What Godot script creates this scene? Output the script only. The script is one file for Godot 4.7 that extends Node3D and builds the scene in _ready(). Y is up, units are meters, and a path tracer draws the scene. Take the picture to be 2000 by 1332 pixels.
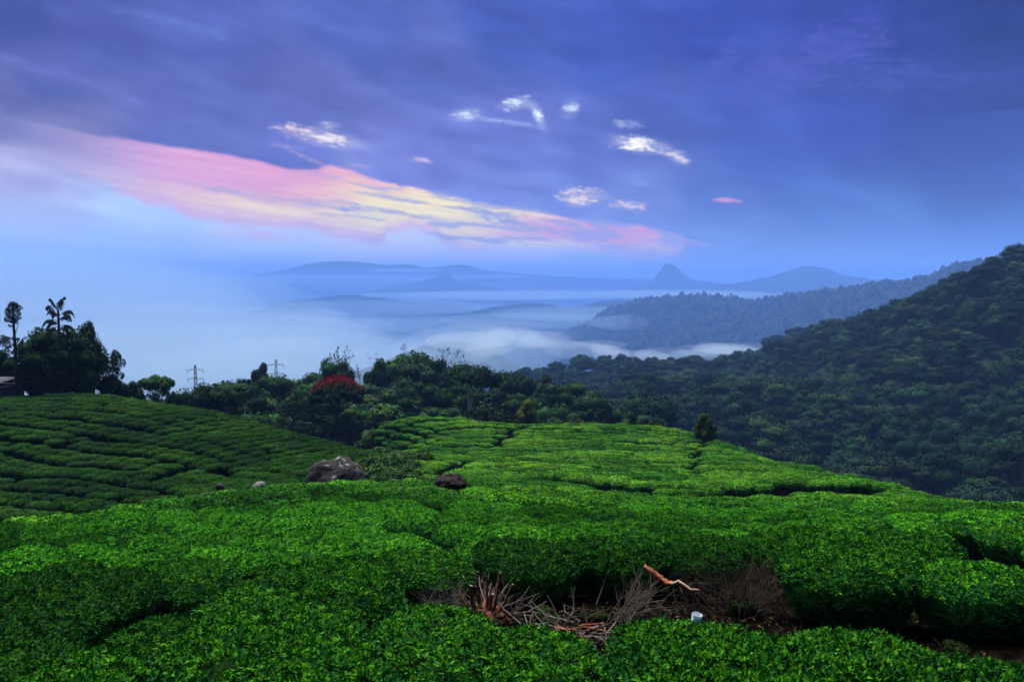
extends Node3D

# ---------------------------------------------------------------- camera, sky and air
const FOCAL := 1556.0                # of a picture 2000 wide
const PITCH := -4.45
const EXPOSURE := 8.0
const HAZE := 0.00016

var cam_basis := Basis(Vector3.RIGHT, deg_to_rad(PITCH))
var slope: Terrain
var valley: Terrain
var soft := FastNoiseLite.new()
var used := {}

# A point at that depth in the direction of a place in the view: used to lay out the land.
func at(px: float, py: float, depth: float) -> Vector3:
	return cam_basis * (Vector3((px - 1000.0) / FOCAL, -(py - 666.0) / FOCAL, -1.0) * depth)

func angles(px: float, py: float) -> Vector2:
	var d := at(px, py, 1.0).normalized()
	return Vector2(rad_to_deg(atan2(d.x, -d.z)), rad_to_deg(asin(d.y)))

func lin(r: float, g: float, b: float) -> Color:
	return Color8(int(r), int(g), int(b)).srgb_to_linear()

func dice(n: int) -> RandomNumberGenerator:
	var r := RandomNumberGenerator.new()
	r.seed = n
	return r

# ---------------------------------------------------------------- smooth land through given points
class Terrain:
	var px := PackedFloat64Array()
	var pz := PackedFloat64Array()
	var w := PackedFloat64Array()
	var x0 := 0.0
	var z0 := 0.0
	var step := 1.0
	var nx := 0
	var nz := 0
	var grid := PackedFloat32Array()

	func fit(points: PackedVector3Array, stiff: float) -> void:
		var n := points.size()
		var m := n + 3
		var rows: Array[PackedFloat64Array] = []
		for i in m:
			var r := PackedFloat64Array()
			r.resize(m + 1)
			rows.append(r)
		for i in n:
			px.append(points[i].x / 100.0)
			pz.append(points[i].z / 100.0)
		for i in n:
			for j in n:
				var dx := px[i] - px[j]
				var dz := pz[i] - pz[j]
				var r2 := dx * dx + dz * dz
				rows[i][j] = r2 * log(r2) if r2 > 1e-12 else 0.0
			rows[i][i] += stiff
			rows[i][n] = 1.0
			rows[i][n + 1] = px[i]
			rows[i][n + 2] = pz[i]
			rows[n][i] = 1.0
			rows[n + 1][i] = px[i]
			rows[n + 2][i] = pz[i]
			rows[i][m] = points[i].y
		for k in m:
			var best := k
			for i in range(k + 1, m):
				if absf(rows[i][k]) > absf(rows[best][k]):
					best = i
			var t := rows[k]
			rows[k] = rows[best]
			rows[best] = t
			var pivot := rows[k]
			for i in range(k + 1, m):
				var row := rows[i]
				var f := row[k] / pivot[k]
				if f != 0.0:
					for j in range(k, m + 1):
						row[j] -= f * pivot[j]
					rows[i] = row
		w.resize(m)
		for k in range(m - 1, -1, -1):
			var s := rows[k][m]
			for j in range(k + 1, m):
				s -= rows[k][j] * w[j]
			w[k] = s / rows[k][k]

	func exact(x: float, z: float) -> float:
		x /= 100.0
		z /= 100.0
		var n := px.size()
		var s := w[n] + w[n + 1] * x + w[n + 2] * z
		for i in n:
			var dx := px[i] - x
			var dz := pz[i] - z
			var r2 := dx * dx + dz * dz
			if r2 > 1e-12:
				s += w[i] * r2 * log(r2)
		return s

	func bake(ax: float, bx: float, az: float, bz: float, st: float) -> void:
		x0 = ax
		z0 = az
		step = st
		nx = int((bx - ax) / st) + 1
		nz = int((bz - az) / st) + 1
		grid.resize(nx * nz)
		for k in nz:
			for i in nx:
				grid[k * nx + i] = exact(ax + i * st, az + k * st)

	func h(x: float, z: float) -> float:
		var u := clampf((x - x0) / step, 0.0, nx - 1.001)
		var v := clampf((z - z0) / step, 0.0, nz - 1.001)
		var i := int(u)
		var k := int(v)
		u -= i
		v -= k
		var a := k * nx + i
		return lerpf(lerpf(grid[a], grid[a + 1], u), lerpf(grid[a + nx], grid[a + nx + 1], u), v)

	func mesh(material: Material, rough: FastNoiseLite, amp: float) -> ArrayMesh:
		var b := Build.new()
		for k in nz:
			for i in nx:
				var x := x0 + i * step
				var z := z0 + k * step
				b.v.append(Vector3(x, grid[k * nx + i] + rough.get_noise_2d(x, z) * amp, z))
				b.n.append(Vector3.UP)
				b.c.append(Color.WHITE)
		for k in nz:
			for i in nx:
				var a := k * nx + i
				var gx := b.v[mini(i + 1, nx - 1) + k * nx].y - b.v[maxi(i - 1, 0) + k * nx].y
				var gz := b.v[i + mini(k + 1, nz - 1) * nx].y - b.v[i + maxi(k - 1, 0) * nx].y
				b.n[a] = Vector3(-gx, 2.0 * step, -gz).normalized()
				if i < nx - 1 and k < nz - 1:
					b.ix.append_array([a, a + 1, a + nx, a + 1, a + nx + 1, a + nx])
		return b.done(material)

# ---------------------------------------------------------------- meshes
class Build:
	var v := PackedVector3Array()
	var n := PackedVector3Array()
	var c := PackedColorArray()
	var ix := PackedInt32Array()

	func done(material: Material) -> ArrayMesh:
		var a := []
		a.resize(Mesh.ARRAY_MAX)
		a[Mesh.ARRAY_VERTEX] = v
		a[Mesh.ARRAY_NORMAL] = n
		a[Mesh.ARRAY_COLOR] = c
		a[Mesh.ARRAY_INDEX] = ix
		var m := ArrayMesh.new()
		m.add_surface_from_arrays(Mesh.PRIMITIVE_TRIANGLES, a)
		m.surface_set_material(0, material)
		return m

	# a pointed leaf with a folded midrib: four triangles
	func leaf(p: Vector3, dir: Vector3, up: Vector3, length: float, wide: float, col: Color, droop: float) -> void:
		var side := dir.cross(up)
		var mid := p + dir * length * 0.45
		var lift := up * wide * 0.16
		var k := v.size()
		v.append_array([p, mid + side * wide * 0.5 + lift, p + dir * length - up * droop * length, mid - side * wide * 0.5 + lift, mid])
		n.append_array([up, (up - side * 0.3).normalized(), up, (up + side * 0.3).normalized(), up])
		c.append_array([col, col, col, col, col])
		ix.append_array([k, k + 4, k + 1, k + 1, k + 4, k + 2, k + 2, k + 4, k + 3, k + 3, k + 4, k])

	# a leaf clump: one diamond, shaded by the given normal
	func clump(p: Vector3, face: Vector3, shade: Vector3, a: float, b: float, spin: float, col: Color) -> void:
		var t := face.cross(Vector3(0.31, 0.87, 0.38)).normalized().rotated(face, spin)
		var s := face.cross(t)
		var k := v.size()
		v.append_array([p - t * a, p - s * b + face * b * 0.25, p + t * a, p + s * b + face * b * 0.25])
		n.append_array([shade, shade, shade, shade])
		c.append_array([col, col, col, col])
		ix.append_array([k, k + 2, k + 1, k, k + 3, k + 2])

	func tube(path: PackedVector3Array, r0: float, r1: float, sides: int, col: Color, cap := Color(0, 0, 0, 0)) -> void:
		var last := path.size() - 1
		var base := v.size()
		var ref := Vector3(0.37, 0.12, 0.92)
		for i in last + 1:
			var dir := (path[mini(i + 1, last)] - path[maxi(i - 1, 0)]).normalized()
			var s := dir.cross(ref).normalized()
			var t := dir.cross(s)
			var r := lerpf(r0, r1, float(i) / last)
			for j in sides:
				var a := TAU * j / sides
				var o := s * cos(a) + t * sin(a)
				v.append(path[i] + o * r)
				n.append(o)
				c.append(col)
		for i in last:
			for j in sides:
				var a := base + i * sides + j
				var b := base + i * sides + (j + 1) % sides
				ix.append_array([a, a + sides, b, b, a + sides, b + sides])
		if cap.a > 0.0:
			var k := v.size()
			var dir := (path[last] - path[last - 1]).normalized()
			v.append(path[last])
			n.append(dir)
			c.append(cap)
			for j in sides:
				v.append(v[base + last * sides + j])
				n.append(dir)
				c.append(cap)
			for j in sides:
				ix.append_array([k, k + 1 + (j + 1) % sides, k + 1 + j])

	# knots and stains on a limb
	func gnarl(f: FastNoiseLite, much: float, stain: float) -> void:
		for i in v.size():
			var k := f.get_noise_3dv(v[i] * 260.0)
			v[i] += n[i] * k * much
			c[i] = c[i] * (1.0 + stain * f.get_noise_3dv(v[i] * 420.0 + Vector3(40, 7, 3)))

	# a lumpy ball; lower_cut leaves out what lies below that share of the radius
	func ball(at: Vector3, r: Vector3, rings: int, segs: int, col: Color, rough: FastNoiseLite, amp: float, from := -1.0) -> void:
		var base := v.size()
		for i in rings + 1:
			var y := lerpf(from, 1.0, float(i) / rings)
			y = sin(y * PI / 2.0)
			var q := sqrt(maxf(0.0, 1.0 - y * y))
			for j in segs:
				var a := TAU * j / segs
				var d := Vector3(q * cos(a), y, q * sin(a))
				var p := d * r
				var k := 1.0 + rough.get_noise_3dv((at + p) * 1.0) * amp
				v.append(at + p * k)
				n.append((d / r).normalized())
				c.append(col)
		for i in rings:
			for j in segs:
				var a := base + i * segs + j
				var b := base + i * segs + (j + 1) % segs
				ix.append_array([a, b, a + segs, b, b + segs, a + segs])

	func box(at: Vector3, size: Vector3, col: Color) -> void:
		for f in [Vector3.RIGHT, Vector3.LEFT, Vector3.UP, Vector3.DOWN, Vector3.BACK, Vector3.FORWARD]:
			var u := Vector3(f.y, f.z, f.x).abs()
			var w := Vector3(f).cross(u)
			var k := v.size()
			for q in [[-1, -1], [1, -1], [1, 1], [-1, 1]]:
				v.append(at + (f + u * q[0] + w * q[1]) * size * 0.5)
				n.append(f)
				c.append(col)
			ix.append_array([k, k + 2, k + 1, k, k + 3, k + 2])

# ---------------------------------------------------------------- names
func numbered(called: String) -> String:
	used[called] = used.get(called, -1) + 1
	return called if used[called] == 0 else "%s_%03d" % [called, used[called]]

func thing(called: String, label: String, category: String, where := Vector3.ZERO, group := "") -> Node3D:
	var o := Node3D.new()
	o.name = numbered(called)
	add_child(o)
	o.position = where
	tag(o, label, category, group)
	return o

func tag(o: Node, label: String, category: String, group := "", kind := "") -> void:
	o.set_meta("label", label)
	o.set_meta("category", category)
	if group:
		o.set_meta("group", group)
	if kind:
		o.set_meta("kind", kind)

func part(called: String, m: Mesh, parent: Node) -> MeshInstance3D:
	var o := MeshInstance3D.new()
	o.name = called
	o.mesh = m
	parent.add_child(o, true)
	return o

func struct(called: String, m: Mesh, label: String) -> MeshInstance3D:
	var o := MeshInstance3D.new()
	o.name = numbered(called)
	o.mesh = m
	add_child(o)
	tag(o, label, called.replace("_", " "), "", "structure")
	return o

func copy(o: Node3D, label: String) -> Node3D:
	var c: Node3D = o.duplicate()
	c.name = numbered(String(o.name).rstrip("0123456789").rstrip("_"))
	add_child(c)
	if label:
		c.set_meta("label", label)
	return c

func many(called: String, m: Mesh, where: Array[Transform3D], tint: PackedColorArray, label: String, category: String, group := "") -> void:
	var mm := MultiMesh.new()
	mm.transform_format = MultiMesh.TRANSFORM_3D
	mm.use_colors = true
	mm.mesh = m
	mm.instance_count = where.size()
	for i in where.size():
		mm.set_instance_transform(i, where[i])
		mm.set_instance_color(i, tint[i])
	var o := MultiMeshInstance3D.new()
	o.name = numbered(called)
	o.multimesh = mm
	add_child(o)
	tag(o, label, category, group, "stuff")

# ---------------------------------------------------------------- materials
func matte(called: String, rough := 0.9, spec := 0.3, back := Color(0, 0, 0)) -> StandardMaterial3D:
	var m := StandardMaterial3D.new()
	m.resource_name = called
	m.vertex_color_use_as_albedo = true
	m.roughness = rough
	m.metallic_specular = spec
	m.cull_mode = BaseMaterial3D.CULL_DISABLED
	if back != Color(0, 0, 0):
		m.backlight_enabled = true
		m.backlight = back
	return m

func grain(m: StandardMaterial3D, stops: Array, freq: float, scale: float, relief := 0.0) -> StandardMaterial3D:
	var f := FastNoiseLite.new()
	f.seed = 7
	f.frequency = freq
	f.fractal_octaves = 5
	var t := NoiseTexture2D.new()
	t.width = 512
	t.height = 512
	t.seamless = true
	t.noise = f
	var g := Gradient.new()
	g.offsets = PackedFloat32Array([0.2, 0.5, 0.8])
	g.colors = PackedColorArray([stops[0].linear_to_srgb(), stops[1].linear_to_srgb(), stops[2].linear_to_srgb()])
	t.color_ramp = g
	m.albedo_texture = t
	m.uv1_triplanar = true
	m.uv1_world_triplanar = true
	m.uv1_scale = Vector3.ONE * scale
	if relief > 0.0:
		var b := NoiseTexture2D.new()
		b.width = 512
		b.height = 512
		b.seamless = true
		b.noise = f
		m.heightmap_enabled = true
		m.heightmap_texture = b
		m.heightmap_scale = relief
	return m

# ---------------------------------------------------------------- sky
# Colours of the open air and the cloud deck at directions (degrees right of the view, degrees up).
var airs: Array = []

func air(px: float, py: float, r: float, g: float, b: float, reach := 5.0) -> void:
	var high := smoothstep(430.0, 250.0, py)
	airs.append([angles(px, py), lin(r, g, b) * Color(lerpf(1.0, 1.22, high), lerpf(1.0, 0.93, high), 1.0) * lerpf(lerpf(0.68, 1.2, smoothstep(180.0, 430.0, py)), 0.78, smoothstep(1000.0, 1600.0, px)), reach])

func far_air(az: float, el: float, r: float, g: float, b: float, reach := 30.0) -> void:
	airs.append([Vector2(az, el), lin(r, g, b), reach])

func sky_base(az: float, el: float) -> Color:
	var sum := Vector3.ZERO
	var total := 0.0
	for s in airs:
		var dx: float = az - s[0].x
		if dx > 180.0:
			dx -= 360.0
		elif dx < -180.0:
			dx += 360.0
		dx *= cos(deg_to_rad(el)) * 0.8
		var dy: float = el - s[0].y
		var q: float = (dx * dx + dy * dy) / (s[2] * s[2])
		var w := 1.0 / (0.02 + q)
		w *= w * sqrt(w)
		sum += Vector3(s[1].r, s[1].g, s[1].b) * w
		total += w
	sum /= total
	return Color(sum.x, sum.y, sum.z)

func edge(pts: Array, a: float) -> float:
	if a <= pts[0].x:
		return pts[0].y
	for i in pts.size() - 1:
		if a <= pts[i + 1].x:
			var t: float = (a - pts[i].x) / (pts[i + 1].x - pts[i].x)
			return lerpf(pts[i].y, pts[i + 1].y, t)
	return pts[-1].y

func line_of(list: Array) -> Array:
	var out := []
	for p in list:
		out.append(angles(p[0], p[1]))
	return out

func make_sky() -> ImageTexture:
	# the deck of cloud: violet blue, deep indigo to the right, pale over the misty left
	air(0, 0, 66, 82, 172); air(200, 60, 82, 98, 192); air(100, 160, 88, 102, 190); air(400, 60, 86, 108, 206); air(420, 190, 96, 114, 204)
	air(620, 180, 104, 122, 210); air(700, 60, 84, 112, 212); air(850, 130, 92, 116, 212); air(1000, 60, 72, 104, 212); air(1000, 290, 96, 114, 204)
	air(850, 300, 104, 118, 204); air(1200, 90, 62, 92, 204); air(1150, 300, 90, 110, 202); air(1300, 200, 72, 96, 200); air(1400, 60, 54, 80, 196)
	air(1450, 180, 62, 84, 194); air(1650, 60, 46, 66, 178); air(1800, 60, 34, 50, 154); air(1980, 20, 24, 38, 128); air(1970, 200, 34, 48, 146)
	air(1850, 260, 36, 50, 156); air(1650, 270, 46, 66, 180); air(1500, 300, 56, 80, 190); air(1400, 400, 82, 104, 200); air(1600, 400, 72, 102, 202)
	air(1900, 380, 46, 66, 166); air(1750, 460, 78, 112, 206); air(1950, 460, 62, 98, 196); air(1550, 490, 98, 116, 194); air(1380, 470, 112, 132, 214)
	air(1250, 420, 110, 124, 206); air(1100, 400, 106, 120, 204); air(960, 380, 112, 122, 204); air(1300, 530, 160, 160, 206); air(1700, 535, 104, 124, 194)
	air(1000, 512, 222, 216, 228, 7.0); air(750, 500, 226, 222, 230, 7.0); air(500, 490, 206, 218, 234, 7.0); air(300, 465, 184, 207, 236, 6.0); air(1180, 515, 196, 200, 226, 6.0); air(250, 520, 160, 200, 240)
	air(60, 420, 182, 194, 228); air(40, 340, 172, 174, 214); air(100, 250, 132, 138, 198); air(0, 220, 118, 126, 190); air(0, 520, 150, 188, 234)
	air(560, 300, 96, 108, 196); air(350, 250, 96, 108, 196); air(800, 340, 112, 122, 206)
	far_air(-60, 4, 176, 194, 234, 18.0); far_air(-60, 18, 45, 59, 135, 14.0); far_air(60, 4, 80, 110, 200, 16.0); far_air(60, 18, 29, 40, 118, 14.0)
	far_air(-110, 5, 166, 182, 226, 22.0); far_air(110, 5, 110, 136, 210, 22.0); far_air(180, 5, 140, 160, 220, 22.0); far_air(-150, 5, 150, 170, 222, 22.0); far_air(150, 5, 124, 148, 214, 22.0)
	far_air(-100, 17, 43, 58, 135, 16.0); far_air(100, 17, 38, 51, 127, 16.0); far_air(180, 17, 43, 58, 135, 22.0); far_air(-140, 17, 43, 58, 135, 16.0); far_air(140, 17, 40, 55, 132, 16.0)
	far_air(-90, 42, 88, 108, 204); far_air(90, 42, 70, 92, 192); far_air(0, 50, 88, 110, 210, 24.0); far_air(180, 42, 88, 110, 204); far_air(0, 80, 92, 114, 208, 40.0); far_air(-30, 36, 84, 104, 204, 14.0); far_air(30, 36, 52, 72, 178, 14.0)
	var wide := 4096
	var high := 2048
	var small := Image.create(256, 128, false, Image.FORMAT_RGBF)
	for y in 128:
		var el := 90.0 - (y + 0.5) / 128.0 * 180.0
		for x in 256:
			var az := (x + 0.5) / 256.0 * 360.0
			small.set_pixel(x, y, sky_base(az if az < 180.0 else az - 360.0, maxf(el, 0.5)))
	small.resize(wide, high, Image.INTERPOLATE_CUBIC)
	# the part in view, finer
	var w := 910
	var h := 410
	var px := 360.0 / wide
	var left := -w * px / 2.0
	var top := 33.0
	var view := Image.create(114, 52, false, Image.FORMAT_RGBF)
	for y in 52:
		for x in 114:
			view.set_pixel(x, y, sky_base(left + (x + 0.5) / 114.0 * w * px, maxf(top - (y + 0.5) / 52.0 * h * px, 0.5)))
	view.resize(w, h, Image.INTERPOLATE_CUBIC)
	var fine := FastNoiseLite.new()
	fine.seed = 11
	fine.frequency = 0.16
	fine.fractal_octaves = 5
	var puffs := FastNoiseLite.new()
	puffs.seed = 23
	puffs.frequency = 0.07
	puffs.fractal_octaves = 4
	var upper := line_of([[-300, 215], [0, 226], [110, 246], [200, 264], [350, 288], [450, 301], [560, 330], [610, 328], [645, 320], [690, 334], [720, 346], [760, 358], [850, 376], [960, 401], [1050, 408], [1130, 428], [1250, 440], [1320, 452], [1350, 466], [1400, 480]])
	var lower := line_of([[-300, 265], [60, 300], [150, 338], [190, 356], [230, 374], [290, 402], [330, 404], [380, 430], [470, 440], [600, 448], [690, 470], [745, 478], [758, 456], [778, 450], [803, 442], [830, 454], [855, 462], [868, 480], [920, 492], [1000, 485], [1100, 488], [1200, 494], [1270, 506], [1325, 498], [1342, 474], [1400, 480]])
	var a0 := angles(40, 300).x
	var a1 := angles(1345, 480).x
	for y in h:
		var el := top - (y + 0.5) * px
		for x in w:
			var az := left + (x + 0.5) * px
			var c := view.get_pixel(x, y)
			var s1 := puffs.get_noise_2d(az * 0.9 - el * 0.3, el * 4.0 + az * 0.55)
			var s2 := fine.get_noise_2d(az * 1.0 + 40.0, el * 3.2 + az * 0.75)
			var s3 := puffs.get_noise_2d(az * 2.2 + 300.0, el * 8.0 + az * 1.3)
			var deck := (0.5 * s1 + 0.34 * s3 + 0.22 * s2) * smoothstep(0.8, 7.0, el)
			var k := 1.0 + deck * (0.85 if deck > 0.0 else 0.65)
			c = Color(c.r * k * (1.0 - 0.1 * deck), c.g * k, c.b * (1.0 + (k - 1.0) * 0.62))
			if el > 0.3 and el < 13.0 and az > a0 - 12.0 and az < a1 + 3.0:
				var rag := fine.get_noise_2d(az * 2.6, el * 11.0 + az * 1.2) + 0.5 * fine.get_noise_2d(az * 9.0 + 30.0, el * 22.0)
				var up: float = edge(upper, az) + 0.2 * s2 + rag * 0.2 * smoothstep(-18.0, -6.0, az)
				var lo: float = edge(lower, az) + rag * 0.26
				var m := smoothstep(up + 0.14, up - 0.14, el) * smoothstep(lo - 0.2, lo + 0.36, el)
				m *= smoothstep(a0 - 3.0, a0 + 9.0, az)
				if m > 0.0:
					var t := clampf((el - lo) / maxf(up - lo, 0.2), 0.0, 1.0)
					var pink := lin(246, 172, 210).lerp(lin(255, 160, 194), smoothstep(-22.0, -12.0, az))
					pink = pink.lerp(lin(188, 168, 212), smoothstep(-21.0, -31.0, az))
					var gold := Color(1.25, 1.02, 0.42)
					var g := exp(-pow((az + 6.2) / 5.6, 2.0)) * exp(-pow((t - 0.60) / 0.34, 2.0)) * 1.6
					g += exp(-pow((az + 15.0) / 8.0, 2.0)) * exp(-pow((t - 0.30) / 0.16, 2.0)) * 0.7
					g += exp(-pow((az - 1.5) / 4.2, 2.0)) * exp(-pow((t - 0.16) / 0.14, 2.0)) * 0.75
					g += exp(-pow((az - 0.0) / 4.0, 2.0)) * exp(-pow((t - 0.92) / 0.14, 2.0)) * 0.8
					g += exp(-pow((az - 10.2) / 1.4, 2.0)) * exp(-pow((t - 0.3) / 0.3, 2.0)) * 0.7
					var q := pink.lerp(lin(236, 196, 222), smoothstep(0.42, 0.1, t) * 0.6).lerp(gold, clampf(g * (1.0 + 0.35 * s2), 0.0, 1.0))
					q = q.lerp(lin(255, 158, 128) * Color(1.15, 1.0, 0.8), smoothstep(4.0, 11.0, az) * smoothstep(0.75, 0.3, t) * 0.75)
					# thin bars of grey cloud across the glow
					var wisps := 1.0 + 0.13 * fine.get_noise_2d(az * 1.0 + 3.0, (el + az * 0.12) * 16.0)
					q = Color(q.r * wisps, q.g * wisps * wisps, q.b * (0.5 + 0.5 * wisps))
					var bars := smoothstep(0.04, 0.30, fine.get_noise_2d(az * 0.8 + 7.0, (el + az * 0.115) * 8.0)) * smoothstep(-20.0, -6.0, az) * 0.8
					q = q.lerp(lin(168, 164, 206), bars)
					var bank := smoothstep(0.0, 0.3, fine.get_noise_2d(az * 1.1 + 90.0, (el + az * 0.16) * 5.0) + 0.1) * smoothstep(2.5, 6.0, az) * smoothstep(0.2, 0.45, t)
					q = q.lerp(lin(160, 158, 206), bank * 0.85)
					c = c.lerp(q, m)
			view.set_pixel(x, y, c)
	# gaps where the light above comes through, and grey bars: place, half length, half thickness, tilt, colour, strength
	var gaps := [
		[625, 266, 62, 13, 9, Color(1.15, 0.98, 0.92), 1.0], [575, 254, 22, 7, 5, Color(0.9, 0.62, 0.72), 0.7], [641, 244, 17, 7, 4, Color(0.8, 0.85, 0.95), 0.8],
		[912, 223, 24, 9, -4, Color(1.1, 1.25, 1.3), 1.1], [962, 233, 46, 5, 7, Color(0.55, 0.65, 0.95), 0.5], [1004, 201, 26, 10, -12, Color(1.0, 1.15, 1.2), 1.0],
		[1034, 205, 22, 7, 25, Color(0.7, 0.8, 1.0), 0.7], [1052, 226, 22, 8, 68, Color(1.0, 1.1, 1.15), 1.0], [1010, 240, 50, 5, 8, Color(0.5, 0.58, 0.95), 0.5], [1114, 212, 16, 12, -30, Color(0.75, 0.85, 1.1), 0.9],
		[1213, 240, 12, 6, 10, Color(0.85, 0.9, 1.0), 0.9], [1235, 243, 22, 8, 5, Color(0.45, 0.5, 0.9), 0.5], [1246, 281, 44, 12, 9, Color(1.3, 1.25, 1.1), 1.2], [1298, 292, 40, 9, 20, Color(0.55, 0.52, 0.8), 0.6], [1327, 309, 20, 7, 24, Color(1.1, 0.95, 0.95), 1.0],
		[1136, 382, 38, 15, 3, Color(1.2, 0.92, 0.72), 1.1], [1128, 392, 20, 9, 0, Color(1.2, 0.98, 0.66), 0.8], [1222, 400, 30, 8, 10, Color(1.1, 0.8, 0.75), 0.9], [1252, 401, 14, 6, -10, Color(0.9, 0.66, 0.74), 0.8], [1252, 357, 18, 4, 3, Color(0.5, 0.5, 0.85), 0.6],
		[822, 311, 20, 5, 6, Color(0.9, 0.66, 0.78), 0.9], [1420, 390, 26, 4.5, 2, Color(0.95, 0.36, 0.52), 0.95], [560, 285, 34, 4, 4, Color(0.5, 0.48, 0.75), 0.6], [610, 312, 60, 4, 22, Color(0.75, 0.48, 0.66), 0.55], [700, 322, 26, 4, 5, Color(0.6, 0.42, 0.7), 0.6],
		[500, 459, 82, 10, 4, Color(0.95, 0.52, 0.72), 0.85], [540, 456, 44, 6, 6, Color(0.98, 0.56, 0.74), 0.7], [720, 470, 40, 9, 3, Color(0.98, 0.56, 0.70), 0.7],
		[1278, 488, 58, 15, 3, Color(1.0, 0.50, 0.54), 0.9], [1290, 486, 38, 8, 4, Color(0.98, 0.68, 0.30), 0.8], [460, 377, 76, 7, 11, Color(0.36, 0.37, 0.60), 0.9], [600, 396, 90, 3.5, 9, Color(0.40, 0.36, 0.60), 0.85], [690, 406, 70, 8, 8, Color(0.37, 0.35, 0.60), 0.95],
		[830, 424, 90, 4, 8, Color(0.42, 0.35, 0.58), 0.85], [766, 381, 48, 4, 8, Color(0.48, 0.36, 0.56), 0.8], [980, 424, 66, 15, 10, Color(0.37, 0.36, 0.60), 0.95], [1030, 440, 80, 9, 9, Color(0.37, 0.36, 0.60), 0.9], [920, 436, 120, 5, 6, Color(0.42, 0.38, 0.60), 0.8],
		[1590, 108, 120, 50, -14, Color(0.085, 0.082, 0.47), 0.75], [1730, 150, 110, 30, 4, Color(0.07, 0.075, 0.45), 0.6], [1420, 110, 44, 18, -50, Color(0.09, 0.10, 0.52), 0.6], [1880, 160, 120, 32, -4, Color(0.05, 0.052, 0.36), 0.35],
		[330, 40, 120, 12, 8, Color(0.17, 0.24, 0.68), 0.45], [100, 140, 90, 8, 12, Color(0.2, 0.19, 0.58), 0.5], [640, 350, 30, 3, 4, Color(0.6, 0.3, 0.55), 0.5],
	]
	for g in gaps:
		var mid := angles(g[0], g[1])
		var len: float = g[2] / 27.0
		var thick: float = g[3] / 27.0
		var ca := cos(deg_to_rad(g[4]))
		var sa := sin(deg_to_rad(g[4]))
		var reach := maxf(len, thick) * 1.9
		for y in range(maxi(0, int((top - mid.y - reach) / px)), mini(h, int((top - mid.y + reach) / px))):
			for x in range(maxi(0, int((mid.x - reach - left) / px)), mini(w, int((mid.x + reach - left) / px))):
				var dx := left + (x + 0.5) * px - mid.x
				var dy := mid.y - (top - (y + 0.5) * px)
				var u := (dx * ca + dy * sa) / len
				var t := (-dx * sa + dy * ca) / thick
				var rag := fine.get_noise_2d((mid.x + dx) * 6.0, (mid.y - dy) * 26.0 + (mid.x + dx) * 4.0) + 0.5 * fine.get_noise_2d((mid.x + dx) * 20.0, (mid.y - dy) * 50.0)
				var broad := puffs.get_noise_2d((mid.x + dx) * 5.0 + 50.0, (mid.y - dy) * 19.0 + (mid.x + dx) * 3.0)
				var r := u * u + t * t
				var soft_edge := clampf(thick / 0.3, 0.25, 1.0)
				var m := smoothstep(0.85, -0.75, r * 0.7 + (rag * 1.2 + broad * 1.5) * soft_edge)
				m = clampf(m + exp(-r * 0.6) * 0.2 * clampf(0.6 + broad * 1.6, 0.0, 1.5), 0.0, 1.0) * g[6] * smoothstep(3.6, 1.0, r)
				if m > 0.003:
					view.set_pixel(x, y, view.get_pixel(x, y).lerp(g[5], minf(m, 1.0)))
	var from_top := int(round((90.0 - top) / px))
	small.blit_rect(view, Rect2i(w / 2, 0, w - w / 2, h), Vector2i(0, from_top))
	small.blit_rect(view, Rect2i(0, 0, w / 2, h), Vector2i(wide - w / 2, from_top))
	return ImageTexture.create_from_image(small)

func make_air() -> void:
	var cam := Camera3D.new()
	cam.name = "camera"
	cam.fov = 2.0 * rad_to_deg(atan(666.0 / FOCAL))
	cam.near = 0.1
	cam.far = 40000.0
	cam.rotation_degrees.x = PITCH
	add_child(cam)
	cam.current = true
	var e := Environment.new()
	e.background_mode = Environment.BG_SKY
	var sky := Sky.new()
	var pan := PanoramaSkyMaterial.new()
	pan.panorama = make_sky()
	sky.sky_material = pan
	e.sky = sky
	e.background_energy_multiplier = 1.0 / EXPOSURE
	e.tonemap_mode = Environment.TONE_MAPPER_LINEAR
	e.tonemap_exposure = EXPOSURE
	e.fog_enabled = true
	e.fog_density = HAZE
	e.fog_light_color = Color(0.21, 0.43, 0.97).linear_to_srgb()
	e.sdfgi_enabled = true
	e.ssao_enabled = true
	e.ssil_enabled = true
	e.volumetric_fog_enabled = true
	e.volumetric_fog_density = 0.0
	var world := WorldEnvironment.new()
	world.name = "world_environment"
	world.environment = e
	add_child(world)
	# the bright part of the overcast, high up before us
	var sun := DirectionalLight3D.new()
	sun.name = "sun"
	sun.light_energy = 0.5
	sun.light_color = Color(1.0, 0.97, 0.92)
	sun.light_angular_distance = 45.0
	sun.shadow_enabled = true
	sun.basis = Basis.looking_at(Vector3(0.18, -0.9, 0.36))
	add_child(sun)

# ---------------------------------------------------------------- the land
const TEA := 0.72     # from the ground to the plucked top of the bushes

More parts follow.
